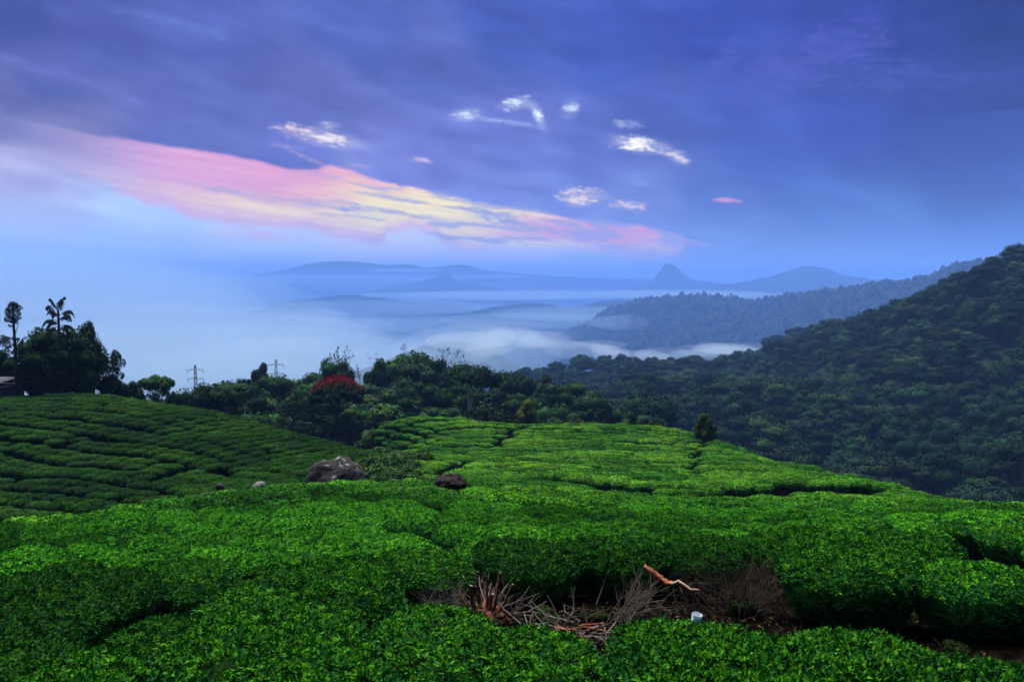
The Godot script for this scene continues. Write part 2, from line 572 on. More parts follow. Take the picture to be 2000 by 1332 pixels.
func make_land() -> void:
	# points on the plucked top of the tea, then the ground TEA below it
	var p := PackedVector3Array()
	for q in [
		[-300, 1332, 5.4], [0, 1332, 5], [500, 1332, 4.8], [1000, 1332, 4.8], [1500, 1332, 4.8], [2100, 1332, 5.0],
		[0, 1180, 8], [-300, 1200, 8], [400, 1180, 8], [800, 1180, 8], [1200, 1190, 7.6], [1700, 1190, 7.4],
		[-300, 1110, 12.5], [0, 1096, 13], [300, 1078, 13.5], [700, 1080, 12.5], [1000, 1080, 11.5], [1300, 1075, 11.3], [1700, 1066, 11.2], [2000, 1030, 12.5], [2300, 1030, 12],
		[-300, 1060, 19], [0, 1050, 18], [0, 1037, 22], [300, 1018, 20], [600, 1010, 20], [900, 1015, 19], [1300, 1022, 18], [1700, 1016, 18], [2000, 1002, 20],
		[300, 987, 27], [450, 968, 29], [600, 953, 31], [850, 949, 33], [1000, 957, 32], [1300, 987, 30], [1600, 988, 29], [1850, 994, 28], [2000, 991, 30], [2300, 1010, 26],
		[-300, 1075, 28], [0, 1060, 30], [300, 1012, 34], [450, 990, 37], [600, 966, 39], [830, 952, 42], [1000, 940, 44], [1300, 973, 44], [1600, 967, 44], [1800, 970, 48], [2000, 1020, 44], [2300, 1100, 42],
		[-300, 1040, 42], [0, 1012, 43], [300, 986, 45], [500, 955, 45], [600, 938, 46], [680, 930, 46], [770, 940, 47], [800, 934, 54], [840, 925, 56], [900, 925, 54], [1000, 902, 62], [1300, 930, 60], [1600, 934, 62], [1750, 953, 62], [1800, 1000, 66],
		[-300, 900, 53], [0, 900, 53], [300, 880, 55], [450, 880, 56], [600, 893, 57], [690, 900, 59], [740, 896, 64], [785, 904, 74], [820, 890, 76], [865, 866, 80], [930, 858, 82], [1000, 862, 82], [1150, 870, 80], [1300, 880, 80], [1500, 904, 78], [1600, 922, 74], [1600, 975, 92],
		[-300, 760, 70], [0, 772, 69], [200, 772, 71], [300, 786, 72], [400, 808, 72], [500, 832, 72], [600, 856, 72], [690, 876, 71], [745, 888, 72], [735, 842, 93], [760, 830, 96], [800, 823, 98], [850, 820, 100], [900, 828, 101], [960, 838, 101], [1000, 838, 100], [1100, 829, 100], [1200, 832, 101], [1300, 837, 100], [1380, 857, 93], [1450, 882, 86],
		[-300, 820, 92], [0, 832, 92], [200, 838, 92], [400, 880, 92], [600, 940, 90], [690, 950, 88], [700, 905, 100], [740, 890, 116], [850, 860, 122], [1000, 870, 122], [1100, 860, 124], [1300, 868, 122], [1400, 895, 112], [1500, 950, 104],
		[-300, 900, 150], [0, 920, 150], [400, 920, 150], [700, 930, 150], [1000, 910, 150], [1300, 920, 150], [1600, 1080, 120], [2000, 1200, 70],
	]:
		p.append(at(q[0], q[1], q[2]) - Vector3(0, TEA, 0))
	for q in [[-25, 2.0, -1.4], [0, 2.0, -1.4], [25, 2.0, -1.4], [-30, -14, 2.0], [0, -14, 2.2], [30, -14, 2.0], [-60, 10, -4.0], [60, 10, -5.0], [95, 60, -26], [-90, 40, -8.0], [-95, 100, -18]]:
		p.append(Vector3(q[0], q[2] - TEA, -q[1]))
	slope = Terrain.new()
	slope.fit(p, 0.0004)
	slope.bake(-84, 96, -152, 14, 1.0)
	# the cleared patch in front lies a little higher than the soil under the bushes
	for k in slope.nz:
		for i in slope.nx:
			var x := slope.x0 + i
			var d := -(slope.z0 + k)
			slope.grid[k * slope.nx + i] += 0.30 * exp(-pow((x - 1.4) / 3.0, 2.0) - pow((d - 9.4) / 1.5, 4.0))
			# low steps along the planting rows
			var fl := 1.45 if x < 1.5 else 0.34
			var s := sqrt(pow((x - 1.5) * fl, 2.0) + pow(maxf(d - 2.6, 0.0), 2.0))
			var bend := soft.get_noise_2d(x * 1.5, d * 1.5) * 4.0
			var sx := 1000.0 + x / maxf(d, 1.0) * FOCAL
			if d > 38.0 and d < 66.0:
				var back := d - edge([Vector2(1060, 46), Vector2(1200, 45), Vector2(1450, 44.5), Vector2(1560, 46), Vector2(1730, 48)], sx)
				slope.grid[k * slope.nx + i] += 0.5 * smoothstep(-0.6, 0.9, back) * smoothstep(14.0, 4.0, back) * smoothstep(1000.0, 1130.0, sx) * smoothstep(1800.0, 1680.0, sx)
			if d > 3.0 and x > gully(d) + 1.0:
				slope.grid[k * slope.nx + i] += sin((s + bend) * TAU / (3.9 if s < 40.0 else 5.4)) * (0.13 if s < 40.0 else 0.13) * smoothstep(8.0, 16.0, s)
			elif d > 28.0:
				slope.grid[k * slope.nx + i] += soft.get_noise_2d(x * 2.0, d * 2.0) * 0.3
	var rough := FastNoiseLite.new()
	rough.frequency = 0.4
	var soil := grain(matte("soil", 1.0, 0.0), [Color(0.001, 0.0009, 0.0006), Color(0.0024, 0.002, 0.0014), Color(0.006, 0.0046, 0.003)], 0.02, 0.5, 3.0)
	struct("tea_slope", slope.mesh(soil, rough, 0.05), "dark soil of the folded slopes under the tea bushes")

	# the valley beyond and the wooded hill on the right; points on the crowns, the ground nine metres below
	p = PackedVector3Array()
	for q in [
		[2000, 492, 420], [2250, 410, 420], [1940, 513, 450], [1860, 545, 480], [1800, 578, 510], [1740, 602, 535], [1680, 622, 560], [1600, 645, 590], [1560, 668, 600], [1500, 696, 620], [1440, 718, 640], [1300, 742, 660], [1150, 758, 680], [1000, 800, 700],
		[2000, 950, 172], [1900, 965, 172], [1750, 935, 190], [1600, 900, 215], [1400, 840, 260], [1250, 800, 310], [1100, 790, 400], [1900, 800, 262], [1900, 650, 352], [1750, 800, 292], [1700, 700, 420], [1500, 765, 420], [1300, 765, 480], [2300, 900, 172], [2300, 600, 330], [2100, 700, 310],
		[2000, 560, 540], [2250, 460, 540], [1700, 700, 720], [1400, 790, 800], [1150, 800, 820], [1000, 830, 820],
		[2000, 1130, 110], [1700, 1090, 125], [1500, 980, 150], [2400, 1130, 110],
	]:
		p.append(at(q[0], q[1], q[2]) - Vector3(0, 11, 0))
	for q in [[-95, 120, -20], [-80, 128, -21], [-50, 122, -22.5], [-34, 120, -25], [-24, 120, -26], [-18, 150, -28.5], [-8, 150, -28.5], [10, 150, -29], [26, 155, -33], [-85, 170, -28], [-50, 168, -27], [-160, 230, -46], [-75, 232, -45], [-30, 220, -48], [15, 225, -58], [-300, 400, -150], [-130, 400, -150], [-20, 400, -140], [-400, 800, -330], [-100, 800, -330], [60, 800, -310], [-600, 800, -335], [-300, 110, -40], [-500, 300, -150], [-90, 100, -20], [-300, 890, -345], [-100, 890, -345], [50, 890, -345], [150, 890, -345], [250, 890, -340], [350, 890, -330], [460, 890, -300], [180, 800, -260], [320, 800, -220], [440, 780, -150], [440, 640, -70], [-600, 890, -345]]:
		p.append(Vector3(q[0], q[2], -q[1]))
	valley = Terrain.new()
	valley.fit(p, 0.0004)
	valley.bake(-620, 460, -880, -96, 12.0)
	rough = FastNoiseLite.new()
	rough.frequency = 0.02
	var floor_green := grain(matte("forest floor", 1.0, 0.0), [Color(0.005, 0.012, 0.005), Color(0.010, 0.02, 0.008), Color(0.014, 0.026, 0.010)], 0.02, 0.03)
	struct("hillside", valley.mesh(floor_green, rough, 2.0), "dark ground under the forest on the right hill and valley side")

	# the floor of the wide valley, out to the horizon
	var far := Terrain.new()
	far.nx = 90
	far.nz = 60
	far.step = 340.0
	far.x0 = -15000.0
	far.z0 = -17500.0
	far.grid.resize(far.nx * far.nz)
	var hum := FastNoiseLite.new()
	hum.frequency = 0.0011
	for k in far.nz:
		for i in far.nx:
			far.grid[k * far.nx + i] = -350.0 + 22.0 * hum.get_noise_2d(i * 340.0, k * 340.0)
	var plain := grain(matte("far woods and fields", 0.95, 0.1), [Color(0.008, 0.018, 0.007), Color(0.016, 0.028, 0.011), Color(0.03, 0.04, 0.018)], 0.02, 0.0012)
	struct("ground", far.mesh(plain, hum, 0.0), "wide valley floor far below, reaching the horizon under mist")

# a long hill through the given crest points (place in view, depth), with a foot on either side
func hill(called: String, label: String, crest: Array, foot: float, run: float, m: Material, rough: float, cols := 160, rows := 14) -> Array:
	var b := Build.new()
	var f := FastNoiseLite.new()
	f.seed = cols + int(foot)
	f.frequency = 0.012
	f.fractal_octaves = 4
	var pts := PackedVector3Array()
	for q in crest:
		pts.append(at(q[0], q[1], q[2]))
	var n := pts.size()
	var total := rows * 2 + 1
	for i in cols + 1:
		var t := float(i) / cols * (n - 1)
		var k := mini(int(t), n - 2)
		var c := pts[k].cubic_interpolate(pts[k + 1], pts[maxi(k - 1, 0)], pts[mini(k + 2, n - 1)], t - k)
		var flat := Vector3(c.x, 0, c.z)
		var away := flat.normalized()
		for j in total:
			var s := float(j - rows) / rows
			var q := flat + away * run * s * (1.0 if s < 0.0 else 0.7)
			var y := lerpf(c.y, foot, pow(absf(s), 1.25))
			y += f.get_noise_2d(q.x, q.z) * rough * (0.25 + absf(s))
			b.v.append(Vector3(q.x, y, q.z))
			b.n.append(Vector3.UP)
			b.c.append(Color.WHITE)
	for i in cols + 1:
		for j in total:
			var a := i * total + j
			var u := b.v[mini(i + 1, cols) * total + j] - b.v[maxi(i - 1, 0) * total + j]
			var w := b.v[i * total + mini(j + 1, total - 1)] - b.v[i * total + maxi(j - 1, 0)]
			var nn := w.cross(u).normalized()
			b.n[a] = nn if nn.y > 0.0 else -nn
			if i < cols and j < total - 1:
				b.ix.append_array([a, a + 1, a + total, a + 1, a + total + 1, a + total])
	struct(called, b.done(m), label)
	return [b.v, b.n, total]

func make_hills() -> void:
	var woods := grain(matte("distant woods", 0.95, 0.1), [Color(0.007, 0.015, 0.009), Color(0.010, 0.020, 0.011), Color(0.015, 0.026, 0.014)], 0.03, 0.012)
	var got := hill("hills", "blue forested ridge descending from the right behind the dark hill", [[2120, 470, 1500], [2000, 500, 1480], [1940, 512, 1470], [1890, 519, 1450], [1840, 536, 1450], [1780, 552, 1460], [1700, 562, 1480], [1600, 574, 1520], [1540, 584, 1560], [1460, 592, 1620], [1380, 583, 1680], [1300, 586, 1740], [1240, 594, 1800], [1190, 612, 1860], [1150, 634, 1900], [1090, 662, 1950], [1000, 690, 2000]], -330.0, 620.0, woods, 26.0, 220, 18)
	# its trees, too far to tell apart
	var r := dice(91)
	var crown := Build.new()
	leafy(crown, dice(5), Vector3(0, 0.5, 0), Vector3(0.5, 0.42, 0.5), 5, 0.24, 26, 0.10, Color(0.016, 0.036, 0.022), 0.3)
	var mesh := crown.done(matte("distant leaves", 0.8, 0.2))
	var where: Array[Transform3D] = []
	var tint := PackedColorArray()
	var vs: PackedVector3Array = got[0]
	var total: int = got[2]
	for k in 15000:
		var i := r.randi_range(0, 219)
		var j := r.randi_range(2, 20)
		var a := i * total + j
		var q := vs[a].lerp(vs[a + total], r.randf()).lerp(vs[a + 1], r.randf())
		var s := r.randf_range(7.0, 15.0)
		where.append(Transform3D(Basis(Vector3.UP, r.randf() * TAU).scaled(Vector3(s, s * r.randf_range(0.8, 1.3), s)), q - Vector3(0, s * 0.25, 0)))
		var g := r.randf_range(0.45, 2.2)
		tint.append(Color(g * r.randf_range(0.85, 1.3), g, g * 0.95))
	many("forest", mesh, where, tint, "blue hazy forest covering the ridge behind the dark wooded hill", "forest")
	hill("hills", "misty hillside with white houses beyond the middle wood", [[520, 800, 800], [580, 778, 800], [640, 750, 810], [700, 724, 830], [745, 706, 880], [790, 688, 948], [835, 674, 1195], [900, 668, 1300], [980, 695, 1350], [1060, 760, 1380], [1120, 830, 1400]], -330.0, 260.0, woods, 6.0)
	hill("hills", "low misty hill rising left of the blue ridge's end", [[840, 640, 2500], [900, 616, 2500], [960, 600, 2500], [1020, 594, 2500], [1060, 592, 2500], [1110, 600, 2500], [1160, 592, 2520], [1210, 586, 2550], [1260, 592, 2600], [1340, 615, 2600]], -350.0, 500.0, woods, 16.0)
	hill("hills", "long low hill half sunk in mist left of the centre", [[480, 612, 3000], [540, 592, 3000], [600, 583, 3000], [680, 576, 3000], [730, 580, 3000], [800, 588, 3000], [870, 592, 3000], [930, 606, 3000], [980, 628, 3000]], -350.0, 600.0, woods, 16.0)
	hill("hills", "far hill with a small rocky knob above the mist", [[730, 566, 4300], [790, 557, 4300], [830, 546, 4300], [852, 541, 4300], [866, 534, 4300], [876, 534, 4300], [888, 546, 4300], [920, 553, 4300], [960, 560, 4300], [1020, 572, 4300]], -350.0, 800.0, woods, 14.0)
	hill("hills", "broad pale hills along the horizon left of the centre", [[420, 552, 5400], [480, 538, 5400], [540, 530, 5400], [600, 516, 5400], [660, 510, 5400], [720, 514, 5400], [760, 518, 5400], [800, 516, 5400], [830, 524, 5400], [870, 519, 5400], [905, 517, 5400], [950, 528, 5400], [1020, 534, 5400], [1100, 540, 5400], [1180, 542, 5400], [1270, 546, 5400], [1360, 552, 5400]], -350.0, 1100.0, woods, 16.0)
	hill("mountain", "steep pointed rock peak on the horizon right of the centre", [[1180, 592, 4300], [1230, 568, 4300], [1262, 556, 4300], [1276, 544, 4300], [1290, 528, 4300], [1299, 517, 4300], [1310, 516, 4300], [1322, 522, 4300], [1338, 536, 4300], [1352, 545, 4300], [1390, 551, 4300], [1430, 555, 4300], [1480, 560, 4300], [1560, 580, 4300]], -350.0, 700.0, woods, 10.0, 220)
	hill("mountain", "broad blue mountain on the horizon between the peak and the wooded hill", [[1380, 562, 3700], [1440, 552, 3700], [1490, 543, 3700], [1530, 532, 3700], [1560, 524, 3700], [1580, 520, 3700], [1615, 525, 3700], [1650, 537, 3700], [1700, 545, 3700], [1760, 548, 3700], [1840, 560, 3700], [1950, 590, 3700]], -350.0, 900.0, woods, 14.0)

# ---------------------------------------------------------------- trees
# leaf clumps spread over lobes that make up a crown
func leafy(b: Build, r: RandomNumberGenerator, mid: Vector3, half: Vector3, lobes: int, lobe: float, faces: int, size: float, col: Color, vary: float, core := true, low := -0.45) -> PackedVector3Array:
	var mids := PackedVector3Array()
	for i in lobes:
		var d := Vector3(r.randfn(), r.randfn(), r.randfn()).normalized()
		if d.y < low:
			d.y = -d.y * 0.3
		var c := mid + d * half * r.randf_range(0.55, 1.0)
		mids.append(c)
		var q := lobe * r.randf_range(0.75, 1.25)
		var tone := col * r.randf_range(1.0 - vary, 1.0 + vary)
		tone.r *= r.randf_range(0.85, 1.25)
		tone.a = 1.0
		if core:
			b.ball(c, Vector3(q, q * 0.85, q) * 0.78, 3, 6, tone, soft, 0.3)
		for k in faces:
			var o := Vector3(r.randfn(), r.randfn(), r.randfn()).normalized()
			var out := (c - mid + o * q)
			if o.dot(out) < -0.1 * q:
				o = -o
			var p := c + o * Vector3(q, q * 0.85, q) * r.randf_range(0.72, 1.1)
			var f := (o + Vector3(r.randfn(), r.randfn(), r.randfn()) * 0.55).normalized()
			var shade := (o * 0.6 + out.normalized() * 0.3 + f * 0.75).normalized()
			if f.dot(shade) < 0.0:
				f = -f
			var t := tone * r.randf_range(0.6, 1.45)
			t.a = 1.0
			var s := size * r.randf_range(0.55, 1.2)
			b.clump(p, f, shade, s, s * r.randf_range(0.45, 0.8), r.randf() * TAU, t)
	return mids

func limbs(b: Build, r: RandomNumberGenerator, fork: float, thick: float, ends: PackedVector3Array, col: Color, sides := 6, lean := 0.02) -> void:
	var top := Vector3(r.randf_range(-lean, lean), fork, r.randf_range(-lean, lean))
	b.tube([Vector3(0, -0.05, 0), Vector3(0, fork * 0.15, 0), top * 0.6 + Vector3(r.randf_range(-lean, lean), 0, r.randf_range(-lean, lean)), top], thick * 1.3, thick * 0.75, sides, col)
	for e in ends:
		var m := top.lerp(e, 0.5) + Vector3(r.randf_range(-0.03, 0.03), -0.02, r.randf_range(-0.03, 0.03))
		b.tube([top - Vector3(0, 0.02, 0), m, e], thick * 0.5, thick * 0.12, 4, col)

var bark: StandardMaterial3D
var leaves: StandardMaterial3D

# a tree one metre high and as broad as its crown: its trunk and its crown
func tree_kind(kind: String, seed_of: int, col: Color, detail := 1.0, wood := Color(0.05, 0.042, 0.035)) -> Array:
	var r := dice(seed_of)
	var crown := Build.new()
	var trunk := Build.new()
	var n := int(70 * detail)
	var size := 0.034 / sqrt(detail)
	var ends := PackedVector3Array()
	match kind:
		"dome":
			ends = leafy(crown, r, Vector3(0, 0.60, 0), Vector3(0.33, 0.24, 0.33), 15, 0.15, n, size, col, 0.22)
			limbs(trunk, r, 0.38, 0.022, ends, wood)
		"oval":
			ends = leafy(crown, r, Vector3(0, 0.58, 0), Vector3(0.22, 0.32, 0.22), 15, 0.13, n, size, col, 0.2)
			limbs(trunk, r, 0.35, 0.018, ends, wood)
		"tall":
			ends = leafy(crown, r, Vector3(0, 0.74, 0), Vector3(0.17, 0.17, 0.17), 9, 0.11, n, size * 0.9, col, 0.2)
			limbs(trunk, r, 0.6, 0.013, ends, wood)
		"umbrella":
			ends = leafy(crown, r, Vector3(0, 0.80, 0), Vector3(0.42, 0.10, 0.42), 18, 0.12, n, size, col, 0.18)
			limbs(trunk, r, 0.45, 0.022, ends, wood)
		"clumpy":
			ends = leafy(crown, r, Vector3(0, 0.64, 0), Vector3(0.34, 0.30, 0.34), 13, 0.105, n, size, col, 0.28)
			limbs(trunk, r, 0.34, 0.02, ends, wood)
		"thin":
			ends = leafy(crown, r, Vector3(0, 0.62, 0), Vector3(0.34, 0.30, 0.34), 22, 0.085, int(n * 0.55), size, col, 0.25, false)
			limbs(trunk, r, 0.3, 0.02, ends, wood)
		"mass":
			ends = leafy(crown, r, Vector3(0, 0.49, 0), Vector3(0.38, 0.40, 0.38), 34, 0.15, n, size, col, 0.16, true, -0.95)
			limbs(trunk, r, 0.2, 0.025, ends, wood)
		"bush":
			ends = leafy(crown, r, Vector3(0, 0.46, 0), Vector3(0.36, 0.34, 0.36), 14, 0.2, n, size * 1.2, col, 0.2, true, -0.9)
			limbs(trunk, r, 0.2, 0.025, ends, wood)
	var hi := 0.0
	var out := PackedFloat32Array()
	for p in crown.v:
		hi = maxf(hi, p.y)
		out.append(maxf(absf(p.x), absf(p.z)))
	out.sort()
	var fit := Vector3(0.5 / out[int(out.size() * 0.985)], 1.0 / hi, 1.0)
	fit.z = fit.x
	for b in [crown, trunk]:
		for i in b.v.size():
			b.v[i] = b.v[i] * fit
			b.n[i] = (b.n[i] / fit).normalized()
	return [trunk.done(bark), crown.done(leaves)]

func put_tree(called: String, kind: Array, where: Vector3, wide: float, high: float, turn: float, label: String, group := "", category := "tree") -> Node3D:
	var o := thing(called, label, category, where, group)
	o.basis = Basis(Vector3.UP, turn).scaled(Vector3(wide, high, wide))
	part("trunk", kind[0], o)
	part("crown", kind[1], o)
	return o

func land(x: float, z: float) -> float:
	if x > -83.0 and x < 95.0 and z > -151.0:
		return maxf(slope.h(x, z), valley.h(x, z)) if z < -97.0 else slope.h(x, z)
	return valley.h(x, z)

# a tree whose top and width are given as seen from the viewpoint
func stand(called: String, kind: Array, px: float, top: float, wide_px: float, depth: float, fill: float, label: String, group := "", category := "tree", turn := 0.0) -> Node3D:
	var tip := at(px, top, depth)
	var g := land(tip.x, tip.z)
	var high := maxf(tip.y - g, 1.0)
	var wide := wide_px * depth / FOCAL
	if called == "belt_tree":
		wide = maxf(wide * 1.3, high * 0.66)
	return put_tree(called, kind, Vector3(tip.x, g, tip.z), wide, high, turn, label, group, category)

func bare_tree(r: RandomNumberGenerator, b: Build, p: Vector3, dir: Vector3, length: float, thick: float, deep: int, col: Color, tips: PackedVector3Array) -> void:
	var q := p + dir * length * 0.5 + Vector3(r.randfn(), r.randfn(), r.randfn()) * length * 0.05
	var e := p + dir * length
	b.tube([p, q, e], thick, thick * 0.65, 4 if deep < 3 else 6, col)
	if deep == 0:
		tips.append(e)
		return
	for k in r.randi_range(2, 3):
		var d := (dir + Vector3(r.randfn(), r.randfn() * 0.5 + 0.15, r.randfn()) * 0.42).normalized()
		bare_tree(r, b, e if k else q.lerp(e, 0.6), d, length * r.randf_range(0.6, 0.82), thick * 0.6, deep - 1, col, tips)

func put_bare(px: float, top: float, depth: float, width_px: float, seed_of: int, label: String, col: Color, tuft: Color, deep := 5, group := "") -> void:
	var r := dice(seed_of)
	var b := Build.new()
	var tips := PackedVector3Array()
	bare_tree(r, b, Vector3.ZERO, Vector3.UP, 0.36, 0.016, deep, col, tips)
	var lo := Vector3.ONE * 9.0
	var hi := -lo
	for t in tips:
		lo = lo.min(t)
		hi = hi.max(t)
	var tip := at(px, top, depth)
	var g := land(tip.x, tip.z)
	var o := thing("bare_tree", label, "tree", Vector3(tip.x, g, tip.z), group)
	var sy := (tip.y - g) / hi.y
	var sx := width_px * depth / FOCAL / maxf(hi.x - lo.x, 0.1)
	o.basis = Basis.from_scale(Vector3(sx, sy, sx))
	part("branches", b.done(bark), o)
	var c := Build.new()
	for t in tips:
		if r.randf() < 0.75:
			for k in 3:
				var d := Vector3(r.randfn(), r.randfn(), r.randfn()).normalized()
				c.clump(t + d * 0.012, d, d, 0.016, 0.010, r.randf() * TAU, tuft * r.randf_range(0.7, 1.2))
	part("leaf_tufts", c.done(leaves), o).set_meta("kind", "stuff")

# a palm with drooping feathered fronds
func palm(r: RandomNumberGenerator, crown: Build, trunk: Build, count: int, reach: float, col: Color, high: float, thick: float, lift: float) -> void:
	trunk.tube([Vector3(0, -0.3, 0), Vector3(0.02, high * 0.5, 0.0), Vector3(0, high, 0)], thick, thick * 0.7, 7, Color(0.06, 0.055, 0.05))
	for k in count:
		var a := k * 2.4 + r.randf_range(-0.6, 0.6)
		var up := lift * (1.0 - 0.9 * k / count) + r.randf_range(-0.25, 0.25)
		var out := Vector3(cos(a), 0, sin(a))
		var base := Vector3(0, high - 0.7 * reach * k / count, 0)
		var far := reach * r.randf_range(0.62, 1.1)
		var spine := PackedVector3Array()
		for i in 9:
			var t := i / 8.0
			spine.append(base + out * far * (t - 0.22 * t * t * t) * (0.55 + 0.45 * (1.3 - up) / 1.3) + Vector3.UP * far * (up * t - 0.55 * t * t * t - 0.25 * t * t))
		crown.tube(spine, thick * 0.2, thick * 0.05, 4, col)
		for i in 34:
			var t := 0.2 + 0.8 * i / 34.0
			var s := t * 7.999
			var p := spine[int(s)].lerp(spine[int(s) + 1], s - int(s))
			var along := (spine[int(s) + 1] - spine[int(s)]).normalized()
			for side in [-1.0, 1.0]:
				var d: Vector3 = (along.cross(Vector3.UP).normalized() * side * r.randf_range(0.35, 0.8) + along * 0.35 + Vector3(0, -0.75 + r.randf_range(-0.25, 0.25), 0)).normalized()
				var u: Vector3 = d.cross(along * side).normalized()
				crown.leaf(p, d, u if u.y > 0.0 else -u, far * r.randf_range(0.15, 0.25) * sin(PI * (0.18 + 0.72 * t)), far * 0.032, col * r.randf_range(0.8, 1.2), 0.3)

func make_trees() -> void:
	bark = matte("bark", 0.9, 0.2)
	leaves = matte("leaves", 0.85, 0.1, Color(0.25, 0.3, 0.12))
	var deep := Color(0.009, 0.025, 0.009)
	var dark := Color(0.012, 0.030, 0.012)
	var mid := Color(0.015, 0.043, 0.013)
	var light := Color(0.025, 0.063, 0.018)
	var olive := Color(0.032, 0.051, 0.013)
	var grey := Color(0.025, 0.045, 0.025)

	# ---- on the crest of the left hill
	var big := tree_kind("mass", 101, deep, 3.0)
	var o := stand("dense_tree", big, 122, 636, 172, 74, 1.0, "huge dense dark round tree on the crest of the left tea hill")
	o = stand("dense_tree", tree_kind("mass", 108, dark, 3.0), 160, 624, 76, 76, 1.0, "dark tree rising behind the right shoulder of the huge round tree")
	stand("dense_tree", tree_kind("mass", 109, Color(0.018, 0.022, 0.009), 3.0), 90, 638, 92, 76, 1.0, "reddish-brown topped tree at the left shoulder of the huge round tree")
	var r := dice(31)
	# fish-tail palm
	var crown := Build.new()
	var trunk := Build.new()
	palm(r, crown, trunk, 17, 2.6, Color(0.009, 0.015, 0.008), 9.6, 0.15, 1.25)
	var tip := at(112, 607, 72)
	o = thing("palm_tree", "palm with feathery drooping fronds standing above the huge round tree", "palm tree", Vector3(tip.x, tip.y - 9.6, tip.z))
	part("trunk", trunk.done(bark), o)
	part("crown", crown.done(leaves), o)
	# slender tree at the left edge
	crown = Build.new()
	trunk = Build.new()
	leafy(crown, r, Vector3(0, 7.3, 0), Vector3(0.55, 1.15, 0.55), 40, 0.26, 90, 0.055, Color(0.013, 0.018, 0.012), 0.25, false, -1.0)
	leafy(crown, r, Vector3(-0.9, 4.6, 0), Vector3(0.75, 0.8, 0.6), 26, 0.22, 70, 0.055, Color(0.013, 0.019, 0.012), 0.25, false, -1.0)
	leafy(crown, r, Vector3(0.4, 4.2, 0.3), Vector3(0.45, 1.3, 0.4), 22, 0.18, 40, 0.05, Color(0.013, 0.020, 0.012), 0.25, false, -1.0)
	trunk.tube([Vector3(0, -0.4, 0), Vector3(0.05, 3, 0), Vector3(0, 6.4, 0), Vector3(0, 8.2, 0)], 0.2, 0.05, 8, Color(0.035, 0.03, 0.028))
	for q in [[3.6, -1.3, 4.9], [4.2, 0.9, 5.1], [3.0, 0.6, 4.0], [4.6, -0.8, 4.4], [5.2, 0.5, 6.4], [3.2, 1.5, 4.8]]:
		trunk.tube([Vector3(0, q[0], 0), Vector3(q[1] * 0.5, (q[0] + q[2]) * 0.5 - 0.1, 0.1), Vector3(q[1], q[2], 0.1)], 0.05, 0.02, 5, Color(0.035, 0.03, 0.028))
	tip = at(23, 588, 71)
	o = thing("slender_tree", "tall slender tree with a narrow tufted head at the left edge", "tree", Vector3(tip.x, tip.y - 8.4, tip.z))
	part("trunk", trunk.done(bark), o)
	part("crown", crown.done(leaves), o)
	stand("dense_tree", tree_kind("mass", 110, deep, 3.0), -10, 678, 90, 77, 0.95, "dark tree cut by the left edge behind the slender tree")
	stand("dense_tree", tree_kind("mass", 111, deep, 3.0), 60, 690, 60, 78, 0.95, "low dark tree between the slender tree and the huge round tree")
	stand("slim_tree", tree_kind("thin", 112, Color(0.013, 0.030, 0.013), 3.0), 217, 681, 44, 76, 0.8, "small airy tree just right of the huge round tree")
	stand("shrub_tree", tree_kind("mass", 113, dark, 3.0), 215, 728, 56, 77, 1.0, "dark shrubby tree at the foot of the small airy tree")
	stand("shrub_tree", tree_kind("mass", 114, dark, 3.0), 258, 742, 44, 78, 1.0, "low dark shrub left of the pale arching tree")
	stand("arching_tree", tree_kind("umbrella", 115, Color(0.032, 0.075, 0.027), 2.6, Color(0.050, 0.072, 0.045)), 303, 733, 78, 80, 0.98, "pale green arching tree with a see-through round crown")
	stand("arching_tree", tree_kind("thin", 116, Color(0.021, 0.054, 0.020), 2.6), 303, 744, 70, 81, 0.8, "thin understorey tree beneath the pale arching crown")
	stand("shrub_tree", tree_kind("mass", 117, dark, 2.0), 340, 762, 40, 82, 1.0, "low shrub right of the pale arching tree")
	dark = dark * 1.0
	mid = mid * 1.0
	light = light * 0.95
	deep = deep * 0.95
	# ---- the belt behind the tea
	var belt := "trees in the belt behind the tea hills"
	stand("belt_tree", tree_kind("mass", 121, deep, 3.0), 388, 746, 82, 94, 1.0, "dark rounded tree below the left pylon", belt)
	stand("belt_tree", tree_kind("tall", 122, dark, 2.0), 420, 742, 22, 95, 0.4, "tufted treetop just right of the left pylon", belt)
	stand("belt_tree", tree_kind("thin", 123, grey, 2.0), 440, 752, 50, 125, 0.8, "grey thin-leaved tree right of the left pylon", belt)
	stand("belt_tree", tree_kind("dome", 124, deep, 2.5), 482, 750, 70, 112, 0.92, "dark tree behind the thin pole on the left hill", belt)
	stand("belt_tree", tree_kind("dome", 125, mid, 2.0), 472, 738, 36, 190, 0.92, "bluish distant treetop left of the lone clumpy tree", belt)
	stand("lone_tree", tree_kind("clumpy", 126, Color(0.013, 0.024, 0.023), 2.5), 508, 708, 46, 160, 0.85, "lone tall clumpy tree beside the right pylon", belt)
	stand("belt_tree", tree_kind("dome", 127, mid, 2.0), 566, 742, 50, 200, 0.92, "bluish distant treetop right of the right pylon", belt)
	stand("belt_tree", tree_kind("clumpy", 128, light, 2.0), 604, 728, 40, 150, 0.5, "pale treetop left above the red-flowering tree", belt)
	stand("belt_tree", tree_kind("dome", 129, mid, 2.5), 655, 700, 56, 150, 0.66, "dark pointed treetop just above the red-flowering tree", belt)
	stand("belt_tree", tree_kind("dome", 130, mid, 2.5), 622, 724, 60, 148, 0.92, "rounded treetop between the pale top and the red-flowering tree", belt)
	put_bare(680, 676, 156, 62, 41, "tall nearly leafless tree with sparse tufts above the red-flowering tree", Color(0.12, 0.115, 0.11), Color(0.05, 0.06, 0.045), 5, belt)
